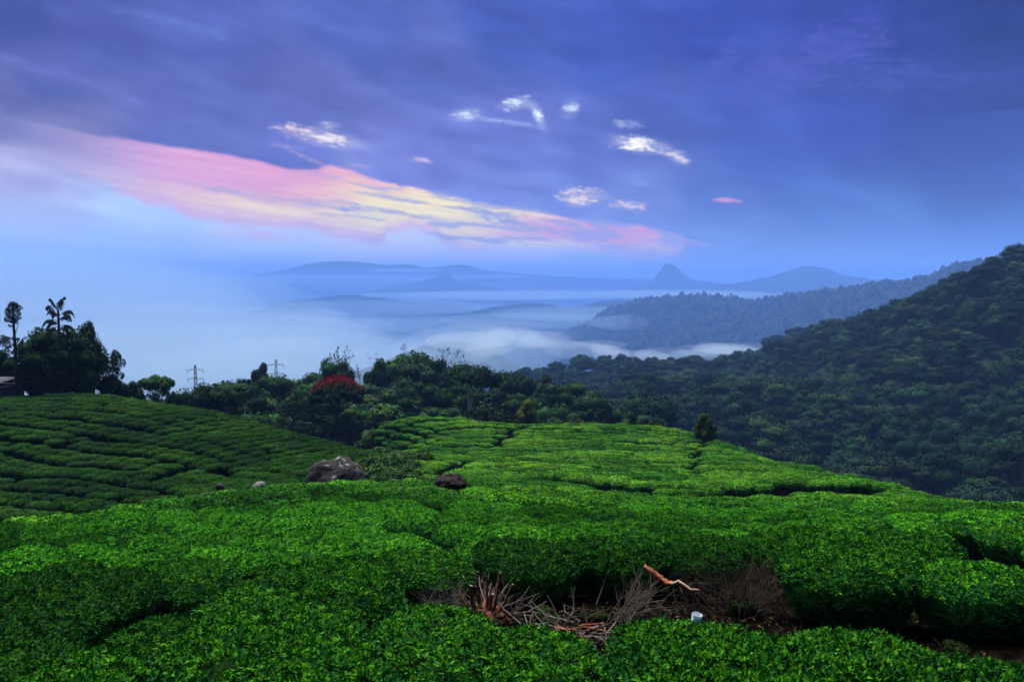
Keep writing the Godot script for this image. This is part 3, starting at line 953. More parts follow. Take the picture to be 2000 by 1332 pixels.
	put_bare(650, 690, 158, 52, 47, "leafless branching tree left behind the dark pointed treetop", Color(0.13, 0.125, 0.12), Color(0.06, 0.065, 0.05), 5, belt)
	put_bare(706, 712, 152, 20, 43, "thin leafless sapling right of the tall leafless tree", Color(0.10, 0.10, 0.095), Color(0.05, 0.06, 0.05), 4, belt)
	# tulip tree in flower
	crown = Build.new()
	trunk = Build.new()
	var ends := PackedVector3Array()
	for k in 44:
		var a := k * 2.4
		var q := sqrt((k + 0.5) / 44.0)
		var c := Vector3(cos(a) * q * 3.5, 10.2 - 1.7 * q * q + r.randf_range(-0.25, 0.25), sin(a) * q * 3.3)
		leafy(crown, r, c - Vector3(0, 0.25, 0), Vector3(0.35, 0.3, 0.35), 2, 0.62, 110, 0.14, Color(0.010, 0.022, 0.009), 0.25, true, -0.9)
		if k % 3 == 0:
			ends.append(c)
	limbs(trunk, r, 6.0, 0.24, ends, Color(0.03, 0.028, 0.025), 8, 0.3)
	var bloom := Build.new()
	for k in 9000:
		var a := r.randf() * TAU
		var q := sqrt(r.randf()) * 1.04
		var lump := soft.get_noise_2d(cos(a) * q * 170.0, sin(a) * q * 170.0)
		if lump < -0.05 + 0.22 * maxf(0.0, cos(a)) * q + 0.75 * maxf(0.0, sin(a)) * q * q or r.randf() > 0.8:
			continue
		var p := Vector3(cos(a) * q * 3.9, 10.75 - 1.8 * q * q + lump * 0.6 + r.randf_range(-0.2, 0.12), sin(a) * q * 3.7)
		var d := Vector3(cos(a) * q * 0.9 + r.randfn() * 0.5, 0.7, sin(a) * q * 0.9 + r.randfn() * 0.5).normalized()
		bloom.clump(p, d, d, 0.10, 0.07, r.randf() * TAU, Color(0.13, 0.005, 0.008) * r.randf_range(0.4, 1.35))
	tip = at(658, 735, 112)
	var g0 := land(tip.x, tip.z)
	var sc := (tip.y - g0) / 10.9
	o = thing("flowering_tree", "broad tree whose flat crown is covered in bright red blossom", "tree", Vector3(tip.x, g0, tip.z))
	o.scale = Vector3(0.98, sc, 0.98)
	part("trunk", trunk.done(bark), o)
	part("crown", crown.done(leaves), o)
	part("blossom", bloom.done(leaves), o)
	# the tall wood in the middle
	for q in [
		["clumpy", 131, dark, 736, 712, 50, 165, "treetop at the left end of the tall dark wood"], ["dome", 132, mid, 765, 698, 60, 160, "green treetop in the left part of the tall dark wood"], ["clumpy", 133, light, 792, 684, 46, 168, "highest treetop of the tall wood, leaning to the right"],
		["dome", 134, dark, 805, 700, 84, 158, "broad dark crown below the highest treetop"], ["dome", 135, dark, 832, 692, 52, 166, "dark treetop right of the highest treetop"], ["clumpy", 136, deep, 862, 698, 60, 162, "dark clumpy crown under the sparse flowering top"],
		["dome", 137, deep, 905, 704, 84, 156, "very dark broad crown in the middle of the tall wood"], ["dome", 138, deep, 945, 708, 66, 158, "dark oval crown right of the broad very dark crown"], ["dome", 139, dark, 985, 722, 62, 160, "rounded dark crown on the right slope of the tall wood"],
		["bush", 140, deep, 1002, 728, 44, 150, "dark bushy treetop before the mist at the wood's right slope"], ["clumpy", 141, dark, 1048, 732, 70, 158, "dark clumpy crown standing apart before the mist"], ["dome", 142, dark, 1090, 746, 66, 150, "dark crown right of the clumpy crown standing apart"],
		["dome", 143, mid, 1128, 742, 70, 152, "green crown near the right end of the belt"], ["dome", 144, dark, 1160, 770, 72, 146, "rounded crown near the right end of the belt"], ["bush", 145, mid, 1198, 790, 80, 150, "low rounded tree at the right end of the belt"],
		["dome", 146, mid, 1250, 806, 44, 165, "small rounded tree at the end of the belt, near the knoll's small tree"], ["dome", 147, mid, 720, 745, 70, 150, "green crown right of the red-flowering tree"], ["dome", 148, dark, 778, 735, 66, 146, "dark crown in the second rank of the tall wood at left"],
		["dome", 149, dark, 838, 742, 80, 142, "broad crown in the second rank of the tall wood"], ["dome", 150, deep, 890, 748, 76, 140, "dark crown above the pale forked trunk"], ["clumpy", 151, dark, 950, 756, 70, 142, "dark crown in the second rank right of the forked trunk"],
		["dome", 152, dark, 1010, 766, 76, 144, "dark crown behind the olive bush on the knoll"], ["bush", 153, mid, 1075, 784, 76, 138, "low dense tree right of the olive bush"], ["bush", 154, dark, 960, 790, 70, 132, "low dark tree left of the olive bush"],
		["bush", 155, dark, 900, 790, 60, 132, "low dark tree behind the left knoll"], ["bush", 156, mid, 840, 790, 56, 130, "low green tree behind the left knoll's top"], ["dome", 157, light, 760, 760, 44, 140, "pale small crown in the thicket left of the tall wood"], ["bush", 158, dark, 1130, 800, 60, 132, "low dark tree behind the knoll, right of the middle"],
	]:
		stand("belt_tree", tree_kind(q[0], q[1], q[2], 2.2), q[3], q[4], q[5], q[6], 0.9, q[7], belt)
	put_bare(882, 680, 158, 56, 44, "sparse tree with tufted twigs sticking out of the wood's top", Color(0.08, 0.08, 0.075), Color(0.05, 0.06, 0.045), 5, belt)
	put_bare(742, 700, 164, 34, 45, "sparse tufted treetop at the wood's left shoulder", Color(0.09, 0.085, 0.08), Color(0.07, 0.06, 0.06), 4, belt)
	# pale forked trunk
	trunk = Build.new()
	var pale := Color(0.24, 0.23, 0.20)
	trunk.tube([Vector3(0, -0.5, 0), Vector3(-0.1, 2.2, 0), Vector3(0.05, 4.4, 0), Vector3(0.1, 6.6, 0)], 0.17, 0.09, 7, pale)
	trunk.tube([Vector3(0.1, 0.4, 0), Vector3(0.75, 2.0, 0.1), Vector3(0.9, 3.6, 0), Vector3(0.75, 5.2, 0), Vector3(1.1, 6.8, 0)], 0.14, 0.08, 7, pale)
	crown = Build.new()
	leafy(crown, r, Vector3(0.5, 7.9, 0), Vector3(3.6, 1.5, 2.6), 20, 0.9, 120, 0.18, deep, 0.2)
	tip = at(915, 806, 126)
	o = thing("forked_tree", "tree with a pale forked trunk at the edge of the dark wood", "tree", Vector3(tip.x, tip.y, tip.z), belt)
	o.scale = Vector3(0.66, 0.66, 0.66)
	part("trunk", trunk.done(bark), o)
	part("crown", crown.done(leaves), o)
	# slender palms with thin pale stems, among them the thicket
	crown = Build.new()
	trunk = Build.new()
	palm(dice(8), crown, trunk, 13, 1.5, Color(0.021, 0.054, 0.018), 9.0, 0.085, 1.1)
	var pm := [trunk.done(matte("pale bark", 0.9, 0.2)), crown.done(leaves)]
	var k0 := 0
	for q in [[742, 758, 138], [790, 760, 142], [768, 790, 130], [728, 800, 126], [700, 792, 124], [716, 820, 118], [640, 812, 116], [676, 822, 112], [610, 806, 122], [575, 800, 124], [560, 815, 112], [692, 800, 116], [750, 775, 140], [772, 770, 138], [540, 790, 130], [590, 790, 128], [660, 800, 120], [622, 832, 108], [735, 812, 116]]:
		tip = at(q[0], q[1], q[2])
		var g := land(tip.x, tip.z)
		o = thing("slender_palm", "slender palm with a thin pale stem and small green head in the thicket", "palm tree", Vector3(tip.x, g, tip.z), "slender palms in the thicket between the tea hills")
		var s := r.randf_range(0.75, 1.0)
		o.basis = Basis(Vector3.UP, r.randf() * TAU).scaled(Vector3(s, maxf((tip.y - g) / 9.4, 0.3), s))
		part("trunk", pm[0], o)
		part("crown", pm[1], o)
		k0 += 1
	# the rest of the thicket
	var kinds := []
	var kcol := [mid, light, dark, mid, olive, dark]
	for k in 6:
		kinds.append(tree_kind(["dome", "oval", "clumpy", "bush", "tall", "thin"][k], 160 + k, kcol[k], 1.6))
	var says := ["rounded green tree in the thicket between the tea hills", "pale oval tree in the thicket between the tea hills", "dark clumpy tree in the thicket between the tea hills", "low bushy tree in the thicket between the tea hills", "slim olive tree in the thicket between the tea hills", "thin-leaved tree in the thicket between the tea hills"]
	for k in 86:
		var px := r.randf_range(470, 760) if k < 62 else r.randf_range(560, 1230)
		var d := r.randf_range(104, 150) if k < 62 else r.randf_range(125, 165)
		if px > 590.0 and px < 730.0:
			d = maxf(d, 122.0)
		var q := at(px, 800, d)
		var g := land(q.x, q.z)
		var kk := r.randi_range(0, 5)
		var high := r.randf_range(3.0, 8.0) if k < 62 else r.randf_range(5.0, 9.0)
		put_tree("thicket_tree", kinds[kk], Vector3(q.x, g, q.z), high * r.randf_range(0.7, 1.0), high, r.randf() * TAU, says[kk], "thicket trees between the tea hills")
	# single trees on the knoll
	stand("small_tree", tree_kind("mass", 171, Color(0.022, 0.045, 0.012), 2.0), 1235, 803, 20, 98, 1.0, "tiny round tree alone on the crest of the knoll")
	stand("round_tree", tree_kind("mass", 172, Color(0.030, 0.055, 0.010), 3.0), 1380, 806, 42, 89, 1.0, "rounded small tree alone on the right shoulder of the knoll")
	stand("round_shrub", tree_kind("mass", 173, Color(0.050, 0.072, 0.012), 3.0), 1026, 778, 50, 108, 1.0, "olive-green round bush behind the crest of the knoll")

func make_forest() -> void:
	var r := dice(77)
	var cols := [Color(0.0056, 0.0176, 0.0089), Color(0.0078, 0.0240, 0.0103), Color(0.0100, 0.0303, 0.0109), Color(0.0116, 0.0272, 0.0158), Color(0.0043, 0.0144, 0.0082), Color(0.0091, 0.0176, 0.0089), Color(0.0065, 0.0203, 0.0089), Color(0.0138, 0.0320, 0.0109)]
	var shapes := ["bush", "dome", "clumpy", "umbrella", "oval", "clumpy", "mass", "dome"]
	var says := ["dark green domed tree", "green domed tree", "fresh green clumpy tree", "pale grey-green spreading tree", "blackish green tall tree", "brownish domed tree", "deep green bushy tree", "yellow-green clumpy tree"]
	var kinds := []
	for k in 8:
		kinds.append(tree_kind(shapes[k], 200 + k, cols[k], 2.4))
	var spots := []
	var x := -60.0
	while x < 420.0:
		var z := -720.0
		while z < -150.0:
			var q := Vector3(x + r.randf_range(-4, 4), 0, z + r.randf_range(-4, 4))
			z += 10.4
			var d := -q.z
			if q.x < 20.0 and d < 330.0 or absf(q.x) > 0.76 * d or d < 170.0 and q.x < 40.0:
				continue
			if q.x < 0.18 * d - 22.0 and d < 300.0:
				continue
			q.y = valley.h(q.x, q.z)
			spots.append(q)
		x += 10.4
	spots.sort_custom(func(a, b): return a.length_squared() < b.length_squared())
	var count := 0
	var where: Array = []
	var tint: Array = []
	for k in 8:
		var w: Array[Transform3D] = []
		where.append(w)
		tint.append(PackedColorArray())
	for q in spots:
		var k := [0, 0, 1, 1, 2, 3, 4, 5, 6, 6, 7, 4][r.randi_range(0, 11)] as int
		var high := 7.0 + 13.0 * pow(r.randf(), 1.7)
		var wide := (5.0 + high * 0.62) * r.randf_range(0.85, 1.25)
		var t := Transform3D(Basis(Vector3.UP, r.randf() * TAU).scaled(Vector3(wide, high, wide)), q - Vector3(0, high * 0.12, 0))
		# is it hidden behind the tea slope?
		var s: Vector3 = cam_basis.inverse() * (q + Vector3(0, high, 0))
		var py := 666.0 - s.y / s.z * -FOCAL
		var px := 1000.0 - s.x / s.z * FOCAL
		if px > 2080.0:
			continue
		if count < 200 and px < 2040.0 and px > 1130.0:
			count += 1
			put_tree("forest_tree", kinds[k], t.origin, wide, high, r.randf() * TAU, says[k] + ((" low on the right-hand hill" if py > 780.0 else " halfway up the right-hand hill") + (", near the right edge" if px > 1800.0 else (", above the long tea flank" if px > 1500.0 else ", behind the knoll"))), "forest trees on the right-hand hill")
			continue
		where[k].append(t)
		var g := r.randf_range(0.6, 1.5)
		tint[k].append(Color(g * r.randf_range(0.9, 1.2), g, g))
	for k in 8:
		var both := Build.new()
		var w: Array[Transform3D] = where[k]
		many("forest", kinds[k][1], w, tint[k], says[k] + "s massed on the upper slopes of the right-hand hill", "forest")

# ---------------------------------------------------------------- tea
func tea_bush(seed_of: int, shoots: int, per: int, length: float, young: Color, old: Color, fine: bool) -> Build:
	var r := dice(seed_of)
	var b := Build.new()
	var rx := 0.78
	var rz := 0.545
	var h := TEA
	b.ball(Vector3(0, h * 0.46, 0), Vector3(rx * 0.86, h * 0.47, rz * 0.86), 5, 10, old * 0.8, soft, 0.15)
	for k in shoots:
		var p: Vector3
		var nrm: Vector3
		var a := r.randf() * TAU
		var top := r.randf() < 0.6
		if top:
			var q := sqrt(r.randf())
			p = Vector3(rx * q * cos(a), h * (1.0 - 0.24 * pow(q, 4.0)), rz * q * sin(a))
			p.y += soft.get_noise_2d(p.x * 90.0 + seed_of * 31, p.z * 90.0) * 0.07
			nrm = (Vector3(cos(a), 0, sin(a)) * pow(q, 4.0) + Vector3.UP).normalized()
		else:
			var t := r.randf_range(0.16, 0.95)
			var q := lerpf(0.74, 1.0, smoothstep(0.1, 0.85, t)) * (1.0 - 0.18 * smoothstep(0.8, 1.0, t))
			p = Vector3(rx * q * cos(a), h * t, rz * q * sin(a))
			nrm = (Vector3(cos(a), 0.25, sin(a))).normalized()
		var axis := (nrm * 0.55 + Vector3.UP * 0.55 + Vector3(r.randfn(), r.randfn(), r.randfn()) * 0.28).normalized()
		var s := axis.cross(Vector3(0.4, 0.1, 0.9)).normalized()
		var t2 := axis.cross(s)
		var flush := pow(r.randf(), 2.0 if young.g < 0.17 else 1.15) * 1.1 if top else r.randf() * 0.3
		p -= axis * length * 0.6
		for i in per:
			var age := (i + r.randf() * 0.8) / per
			var az := i * 2.4 + a * 3.0
			var tilt := lerpf(0.35, 1.35, age)
			var side := s * cos(az) + t2 * sin(az)
			var dir := axis * cos(tilt) + side * sin(tilt)
			var up := axis * sin(tilt) - side * cos(tilt)
			var size := length * lerpf(0.6, 1.15, age) * r.randf_range(0.8, 1.2)
			var col := old.lerp(young, clampf(flush * 1.25 - age * 0.55, 0.0, 1.0)) * r.randf_range(0.8, 1.2)
			col.a = 1.0
			var foot := p + axis * length * 0.55 * (1.0 - age)
			if fine:
				b.leaf(foot, dir, up, size, size * 0.44, col, r.randf_range(0.05, 0.25))
			else:
				b.clump(foot + dir * size * 0.5, up, (up + nrm * 0.6).normalized(), size * 0.5, size * 0.25, az, col)
	return b

func near_line(p: Vector2, line: PackedVector2Array) -> float:
	var best := 1e9
	for i in line.size() - 1:
		best = minf(best, p.distance_to(Geometry2D.get_closest_point_to_segment(p, line[i], line[i + 1])))
	return best

func ground_line(list: Array) -> PackedVector2Array:
	var out := PackedVector2Array()
	for q in list:
		var p := at(q[0], q[1], q[2])
		out.append(Vector2(p.x, -p.z))
	return out

# x of the gully between the foreground and the left hill, at that distance
func gully(d: float) -> float:
	if d < 30.0:
		return -19.3 - (30.0 - d) * 2.6
	return edge([Vector2(30, -19.3), Vector2(34, -14.8), Vector2(39, -10.2), Vector2(47, -7.0), Vector2(60, -8.6), Vector2(75, -10.9), Vector2(90, -17), Vector2(110, -24)], d)

func make_tea() -> void:
	var leaf := matte("tea leaf", 0.6, 0.12, Color(0.22, 0.36, 0.05))
	var young := Color(0.052, 0.205, 0.006)
	var old := Color(0.007, 0.050, 0.008)
	var near := []
	for k in 6:
		var q := [0.5, 0.85, 1.55, 0.66, 1.85, 1.3][k] as float
		near.append(tea_bush(300 + k, 1700, 5, 0.058, young * q, old * (0.55 + 0.45 * q), true).done(leaf))
	var far_kinds := []
	for k in 4:
		far_kinds.append(tea_bush(320 + k, 800, 4, 0.086, young, old, false).done(leaf))
	var farther := []
	for k in 4:
		farther.append(tea_bush(340 + k, 800, 3, 0.088, young, old, false).done(leaf))
	var twigs := Build.new()
	var r := dice(400)
	for k in 13:
		var a := r.randf() * TAU
		var q := Vector3(cos(a) * r.randf_range(0.3, 0.66), r.randf_range(0.35, 0.58), sin(a) * r.randf_range(0.25, 0.56))
		twigs.tube([Vector3(cos(a) * 0.06, -0.05, sin(a) * 0.06), q * Vector3(0.55, 0.5, 0.55), q], 0.016, 0.006, 4, Color(0.10, 0.085, 0.07))
	var stems := twigs.done(matte("tea wood", 0.9, 0.2))
	var paths := [
		ground_line([[1060, 963, 46], [1200, 972, 45], [1330, 977, 44], [1450, 976, 44.5], [1560, 971, 46], [1730, 968, 48]]),
		ground_line([[955, 876, 77], [985, 862, 84], [1010, 853, 90], [1070, 846, 94], [1120, 838, 97], [1190, 834, 100]]),
		ground_line([[835, 938, 46], [870, 910, 56], [915, 885, 68]]),
		ground_line([[1330, 848, 95], [1375, 864, 90], [1360, 885, 82], [1358, 905, 74], [1352, 950, 55]]),
		ground_line([[830, 828, 95], [870, 826, 96]]),
		ground_line([[1285, 1038, 14.6], [1390, 1046, 14.0]]),
		ground_line([[1500, 1070, 12.4], [1640, 1062, 12.8], [1790, 1056, 13.2]]),
		ground_line([[880, 1062, 13.4], [985, 1068, 13.0]]),
		ground_line([[380, 1150, 9.4], [520, 1128, 10.3], [640, 1112, 11.2]]),
		ground_line([[150, 1232, 7.0], [420, 1182, 8.3]]),
		ground_line([[560, 1040, 16.5], [760, 1030, 17.0]]),
		ground_line([[100, 1085, 14.0], [330, 1062, 15.5]]),
		ground_line([[1000, 1010, 20.0], [1180, 1012, 20.0]]),
		ground_line([[2120, 1332, 4.6], [2060, 1190, 7.5], [1985, 1130, 10.4], [1900, 1080, 12.2], [1820, 1062, 13.2]]),
	]
	var patch := FastNoiseLite.new()
	patch.seed = 3
	patch.frequency = 0.09
	patch.fractal_octaves = 3
	var spots := []   # position, turn, scale, tint
	# rows round the spur on which we stand, and on over the knoll
	var s := 1.8
	while s < 122.0:
		var gap := 1.42 if s < 38.0 else [1.2, 1.72][int(s * 1.7) % 2] as float
		var tall := r.randf_range(0.91, 1.09)
		for side in [-1.0, 1.0]:
			var flat := 1.45 if side < 0.0 else 0.34
			var a := 0.0 if side > 0.0 else r.randf_range(0.2, 0.9) / s
			while a < 1.5:
				var x: float = 1.5 + side * s / flat * sin(a)
				var d := 2.6 + s * cos(a)
				var speed := Vector2(s / flat * cos(a), s * sin(a)).length()
				a += (1.16 if s < 38.0 else 1.2) / speed * r.randf_range(0.88, 1.1)
				if d < 3.4 or absf(x) > 0.78 * d + 3.0 or x > 90.0 or x < gully(d) + 1.0:
					continue
				if d > 108.0 or x > 40.0 and d > 82.0:
					continue
				var p := Vector2(x + r.randf_range(-0.14, 0.14), d + r.randf_range(-0.14, 0.14))
				var px := 1000.0 + p.x / p.y * FOCAL
				if d > (6.45 if px < 1300.0 else 6.9) and d < (9.9 if px < 1540.0 else 8.3) and px > 760.0 - 40.0 * sin(d * 2.0) and px < 1890.0:
					continue   # the cleared patch
				var shut := false
				for k in paths.size():
					if near_line(p, paths[k]) < [1.7, 0.8, 0.9, 0.6, 1.0, 0.85, 0.7, 0.8, 0.66, 0.66, 0.8, 0.7, 0.8, 0.5][k]:
						shut = true
				if shut or r.randf() < 0.02:
					continue
				var turn := atan2(-side * s * sin(a) * -1.0, s / flat * cos(a))
				var big := (1.0 if s < 38.0 else 1.12) * r.randf_range(0.92, 1.12)
				spots.append([p, -turn * side if side < 0.0 else turn, big, 0, tall])
		s += gap * r.randf_range(0.97, 1.04)
	# straight rows slanting down the left hill
	var row := -30.0
	while row < 100.0:
		var along := -130.0
		while along < 70.0:
			# across (0.62, 0.78), along (0.78, -0.62)
			var bend := soft.get_noise_2d(along * 0.5, row * 0.2) * 2.0 - 0.006 * (along + 38.0) * (along + 38.0)
			for lane in [-0.42, 0.42]:
				var q: float = row + bend + lane + r.randf_range(-0.1, 0.1)
				var p: Vector2 = Vector2(0.42 * q + 0.91 * along, 0.91 * q - 0.42 * along) + Vector2(r.randf_range(-0.15, 0.15), r.randf_range(-0.15, 0.15))
				if p.y < 24.0 or p.y > 92.0 or p.x > gully(p.y) - 1.6 or p.x < -0.75 * p.y - 3.0 or r.randf() < 0.015:
					continue
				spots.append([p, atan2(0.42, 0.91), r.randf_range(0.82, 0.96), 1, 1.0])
			along += 1.0
		row += 2.3
	spots.sort_custom(func(a, b): return a[0].length_squared() < b[0].length_squared())
	var lists := {}
	var count := 0
	for q in spots:
		var p: Vector2 = q[0]
		var y := slope.h(p.x, -p.y)
		var px := 1000.0 + p.x / p.y * FOCAL
		var flush := clampf(0.5 + patch.get_noise_2d(p.x, p.y * 1.6) * 1.1, 0.0, 1.0)
		var size: float = q[2]
		var basis := Basis(Vector3.UP, q[1] + r.randf_range(-0.2, 0.2) + (PI if r.randf() < 0.5 else 0.0)).scaled(Vector3(size, (1.0 + 0.13 * soft.get_noise_2d(p.x * 8.0, p.y * 8.0) + r.randf_range(-0.06, 0.06)) * (0.5 + 0.5 * size) * q[4], size))
		if count < 270:
			var k := clampi(int(flush * 6.0 + smoothstep(10.0, 16.0, p.y) * 1.6), 0, 5)
			k = [0, 3, 1, 5, 2, 4][k if p.y > 8.5 else mini(k, 2)]  # nearest rows held to darker foliage, imitating light falloff towards the frame edge
			var side: String = "left part" if px < 667.0 else ("middle" if px < 1333.0 else "right part")
			var tone: String = "dark-leaved" if k in [0, 3] else ("mid green" if k == 1 else "bright fresh-leaved")
			var label: String = tone + " tea bush, " + side + " of the foreground, " + ("halfway to its crest" if p.y < 15.0 else "close to its crest")
			if p.y > 10.0 and p.y < 12.2 and px > 850.0:
				label = tone + (" tea bush of the hedge behind the cleared patch" if px < 1480.0 else " tea bush of the rounded hedge end right of the cleared patch")
			elif p.y < 7.2:
				label = tone + " broad tea bush in the nearest rows, " + side + " of the bottom edge"
			elif p.y < 10.0:
				label = tone + " tea bush behind the nearest rows, " + side + " of the foreground"
			elif p.y > 12.0 and p.y < 15.0 and px > 1800.0:
				label = tone + " tea bush of the row above the footpath at the right edge"
			var o := thing("tea_bush", label, "tea bush", Vector3(p.x, y, -p.y), "tea bushes of the foreground slope")
			o.basis = basis
			part("foliage", near[k], o)
			part("stems", stems, o)
			count += 1
			continue
		var far := p.y > 46.0
		var key := [q[3], far, r.randi_range(0, 3)]
		if not lists.has(key):
			var w: Array[Transform3D] = []
			lists[key] = [w, PackedColorArray()]
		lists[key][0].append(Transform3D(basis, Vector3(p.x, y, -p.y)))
		var g := lerpf(0.6, 1.4, flush) * r.randf_range(0.68, 1.32) * (0.52 if q[3] == 1 else lerpf(1.0, 1.25, smoothstep(26.0, 60.0, p.y)))  # left hill rows tinted darker: the dimness of that slope is painted in
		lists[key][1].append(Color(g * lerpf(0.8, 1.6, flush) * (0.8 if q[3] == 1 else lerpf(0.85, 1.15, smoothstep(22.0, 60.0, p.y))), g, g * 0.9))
	for key in lists:
		var m: Mesh = farther[key[2]] if key[1] else far_kinds[key[2]]
		var label := "rows of tea bushes slanting down the left hill" if key[0] == 1 else ("clipped tea bushes covering the knoll in the middle" if key[1] else "close rows of tea bushes on the slope below the foreground")
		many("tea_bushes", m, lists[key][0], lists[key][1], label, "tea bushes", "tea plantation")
	# coarse growth in the gully
	var weed := tea_bush(360, 240, 3, 0.2, Color(0.045, 0.10, 0.02), Color(0.015, 0.04, 0.01), false).done(leaf)
	var where: Array[Transform3D] = []
	var tint := PackedColorArray()
	for k in 620:
		var d := r.randf_range(34, 112)
		var x := gully(d) + r.randfn() * (0.6 + (d - 30.0) * 0.014)
		var z := r.randf_range(0.7, 1.5)
		where.append(Transform3D(Basis(Vector3.UP, r.randf() * TAU).scaled(Vector3(z, z * r.randf_range(0.5, 1.2), z)), Vector3(x, slope.h(x, -d), -d)))
		var g := r.randf_range(0.6, 1.3)
		tint.append(Color(g, g, g))
	for k in 900:
		var px := r.randf_range(-100, 1700)
		var d := r.randf_range(92, 140)
		var q := at(px, 860, d)
		if px > 720.0 and d < 107.0:
			continue
		if q.x > 26.0 and d < 108.0:
			continue
		var z := r.randf_range(0.8, 2.4)
		where.append(Transform3D(Basis(Vector3.UP, r.randf() * TAU).scaled(Vector3(z, z * r.randf_range(0.6, 1.4), z)), Vector3(q.x, land(q.x, q.z), q.z)))
		var g := r.randf_range(0.25, 0.6)
		tint.append(Color(g, g * 0.9, g))
	for k in 520:
		var d := r.randf_range(126, 185)
		var q := at(r.randf_range(420, 1260), 860, d)
		var z := r.randf_range(2.0, 4.6)
		where.append(Transform3D(Basis(Vector3.UP, r.randf() * TAU).scaled(Vector3(z, z * r.randf_range(0.8, 1.6), z)), Vector3(q.x, land(q.x, q.z), q.z)))
		var g := r.randf_range(0.25, 0.6)
		tint.append(Color(g, g * 0.9, g))
	for k in 70:
		var d := r.randf_range(6.8, 11.2)
		var x := (r.randf_range(840, 2080) - 1000.0) / FOCAL * d
		var z := r.randf_range(0.08, 0.22)
		where.append(Transform3D(Basis(Vector3.UP, r.randf() * TAU).scaled(Vector3(z, z * r.randf_range(0.5, 1.1), z)), Vector3(x, slope.h(x, -d) - 0.02, -d)))
		tint.append(Color(0.42, 0.36, 0.3) * r.randf_range(0.5, 1.3))
	many("undergrowth", weed, where, tint, "rough undergrowth in the gully and behind the tea hills", "undergrowth")

# ---------------------------------------------------------------- rocks
func rock(called: String, label: String, px: float, py: float, depth: float, size: Vector3, seed_of: int, base: Color, lichen: Color, much: float, sink := 0.35) -> void:
	var f := FastNoiseLite.new()
	f.seed = seed_of
	f.frequency = 0.9 / size.x
	f.fractal_octaves = 4
	var g := FastNoiseLite.new()
	g.seed = seed_of + 1
	g.frequency = 2.6 / size.x
	g.fractal_octaves = 4
	var cells := FastNoiseLite.new()
	cells.seed = seed_of + 2
	cells.noise_type = FastNoiseLite.TYPE_CELLULAR
	cells.cellular_return_type = FastNoiseLite.RETURN_DISTANCE2_SUB
	cells.frequency = 1.7 / size.x
	var b := Build.new()
	b.ball(Vector3.ZERO, size * 0.5, 48, 70, base, f, 0.35)
	for i in b.v.size():
		var p := b.v[i]
		b.v[i] = p + p.normalized() * (g.get_noise_3dv(p) * 0.07 + clampf(cells.get_noise_3dv(p) + 0.9, 0.0, 0.35) * 0.22 + g.get_noise_3dv(p * 4.0) * 0.018) * size.x
		var t := smoothstep(0.34 - much, 0.50 - much, g.get_noise_3dv(p * 3.2 + Vector3(9, 4, 2)) + p.y / size.y * 0.3)
		b.c[i] = base.lerp(lichen, t) * (1.0 + 0.3 * g.get_noise_3dv(p * 4.0))
	var st := SurfaceTool.new()
	var o := MeshInstance3D.new()
	var m := b.done(grain(matte("rock", 0.9, 0.25), [Color(0.6, 0.6, 0.6), Color(0.85, 0.85, 0.85), Color(1, 1, 1)], 0.03, 1.2, 2.0))
	st.create_from(m, 0)
	st.generate_normals()
	var mesh := st.commit()
	mesh.surface_set_material(0, m.surface_get_material(0))
	o.mesh = mesh
	o.name = numbered(called)
	add_child(o)
	var p := at(px, py, depth)
	o.position = Vector3(p.x, p.y, p.z)
	tag(o, label, "rock")

func make_rocks() -> void:
	var grey := Color(0.020, 0.019, 0.018)
	var pale := Color(0.15, 0.15, 0.155)
	rock("boulder", "large grey-brown boulder with pale lichen in the gully below the left hill", 660, 938, 40.0, Vector3(2.9, 2.1, 2.4), 51, grey, pale, -0.04)
	rock("rock", "low dark rock at the edge of the slope right of the large boulder", 883, 944, 33.0, Vector3(1.2, 0.62, 1.0), 52, Color(0.014, 0.011, 0.010), Color(0.03, 0.025, 0.022), 0.0)
	rock("rock", "small whitish rock at the foot of the left hill", 508, 952, 44.0, Vector3(0.7, 0.6, 0.6), 53, Color(0.14, 0.14, 0.15), Color(0.3, 0.3, 0.32), 0.1)
	rock("rock", "small grey stone left of the whitish rock", 446, 963, 44.0, Vector3(0.6, 0.5, 0.5), 54, Color(0.05, 0.05, 0.05), Color(0.09, 0.09, 0.09), 0.0)
	rock("rock", "mossy stone beside the small grey stone", 428, 950, 45.5, Vector3(0.5, 0.35, 0.4), 55, Color(0.04, 0.038, 0.036), Color(0.07, 0.07, 0.066), 0.0)

# ---------------------------------------------------------------- dead wood in the cleared patch
func twig(b: Build, r: RandomNumberGenerator, p: Vector3, dir: Vector3, length: float, thick: float, col: Color, forks: int) -> void:
	var path := PackedVector3Array([p])
	var q := p
	var d := dir.normalized()
	for i in 4:
		d = (d + Vector3(r.randfn(), r.randfn(), r.randfn()) * 0.16).normalized()
		q += d * length * 0.25
		path.append(q)
	var shade := col * r.randf_range(0.7, 1.3)
	shade.a = 1.0
	b.tube(path, thick, thick * 0.45, 5, shade, Color(0.14, 0.11, 0.08))
	for k in forks:
		twig(b, r, path[r.randi_range(1, 3)], d + Vector3(r.randfn(), r.randfn(), r.randfn()) * 0.55, length * r.randf_range(0.35, 0.65), thick * 0.55, col, maxi(0, forks - 2))

func on_ground(px: float, py: float, depth: float) -> Vector3:
	var p := at(px, py, depth)
	return Vector3(p.x, slope.h(p.x, p.z), p.z)

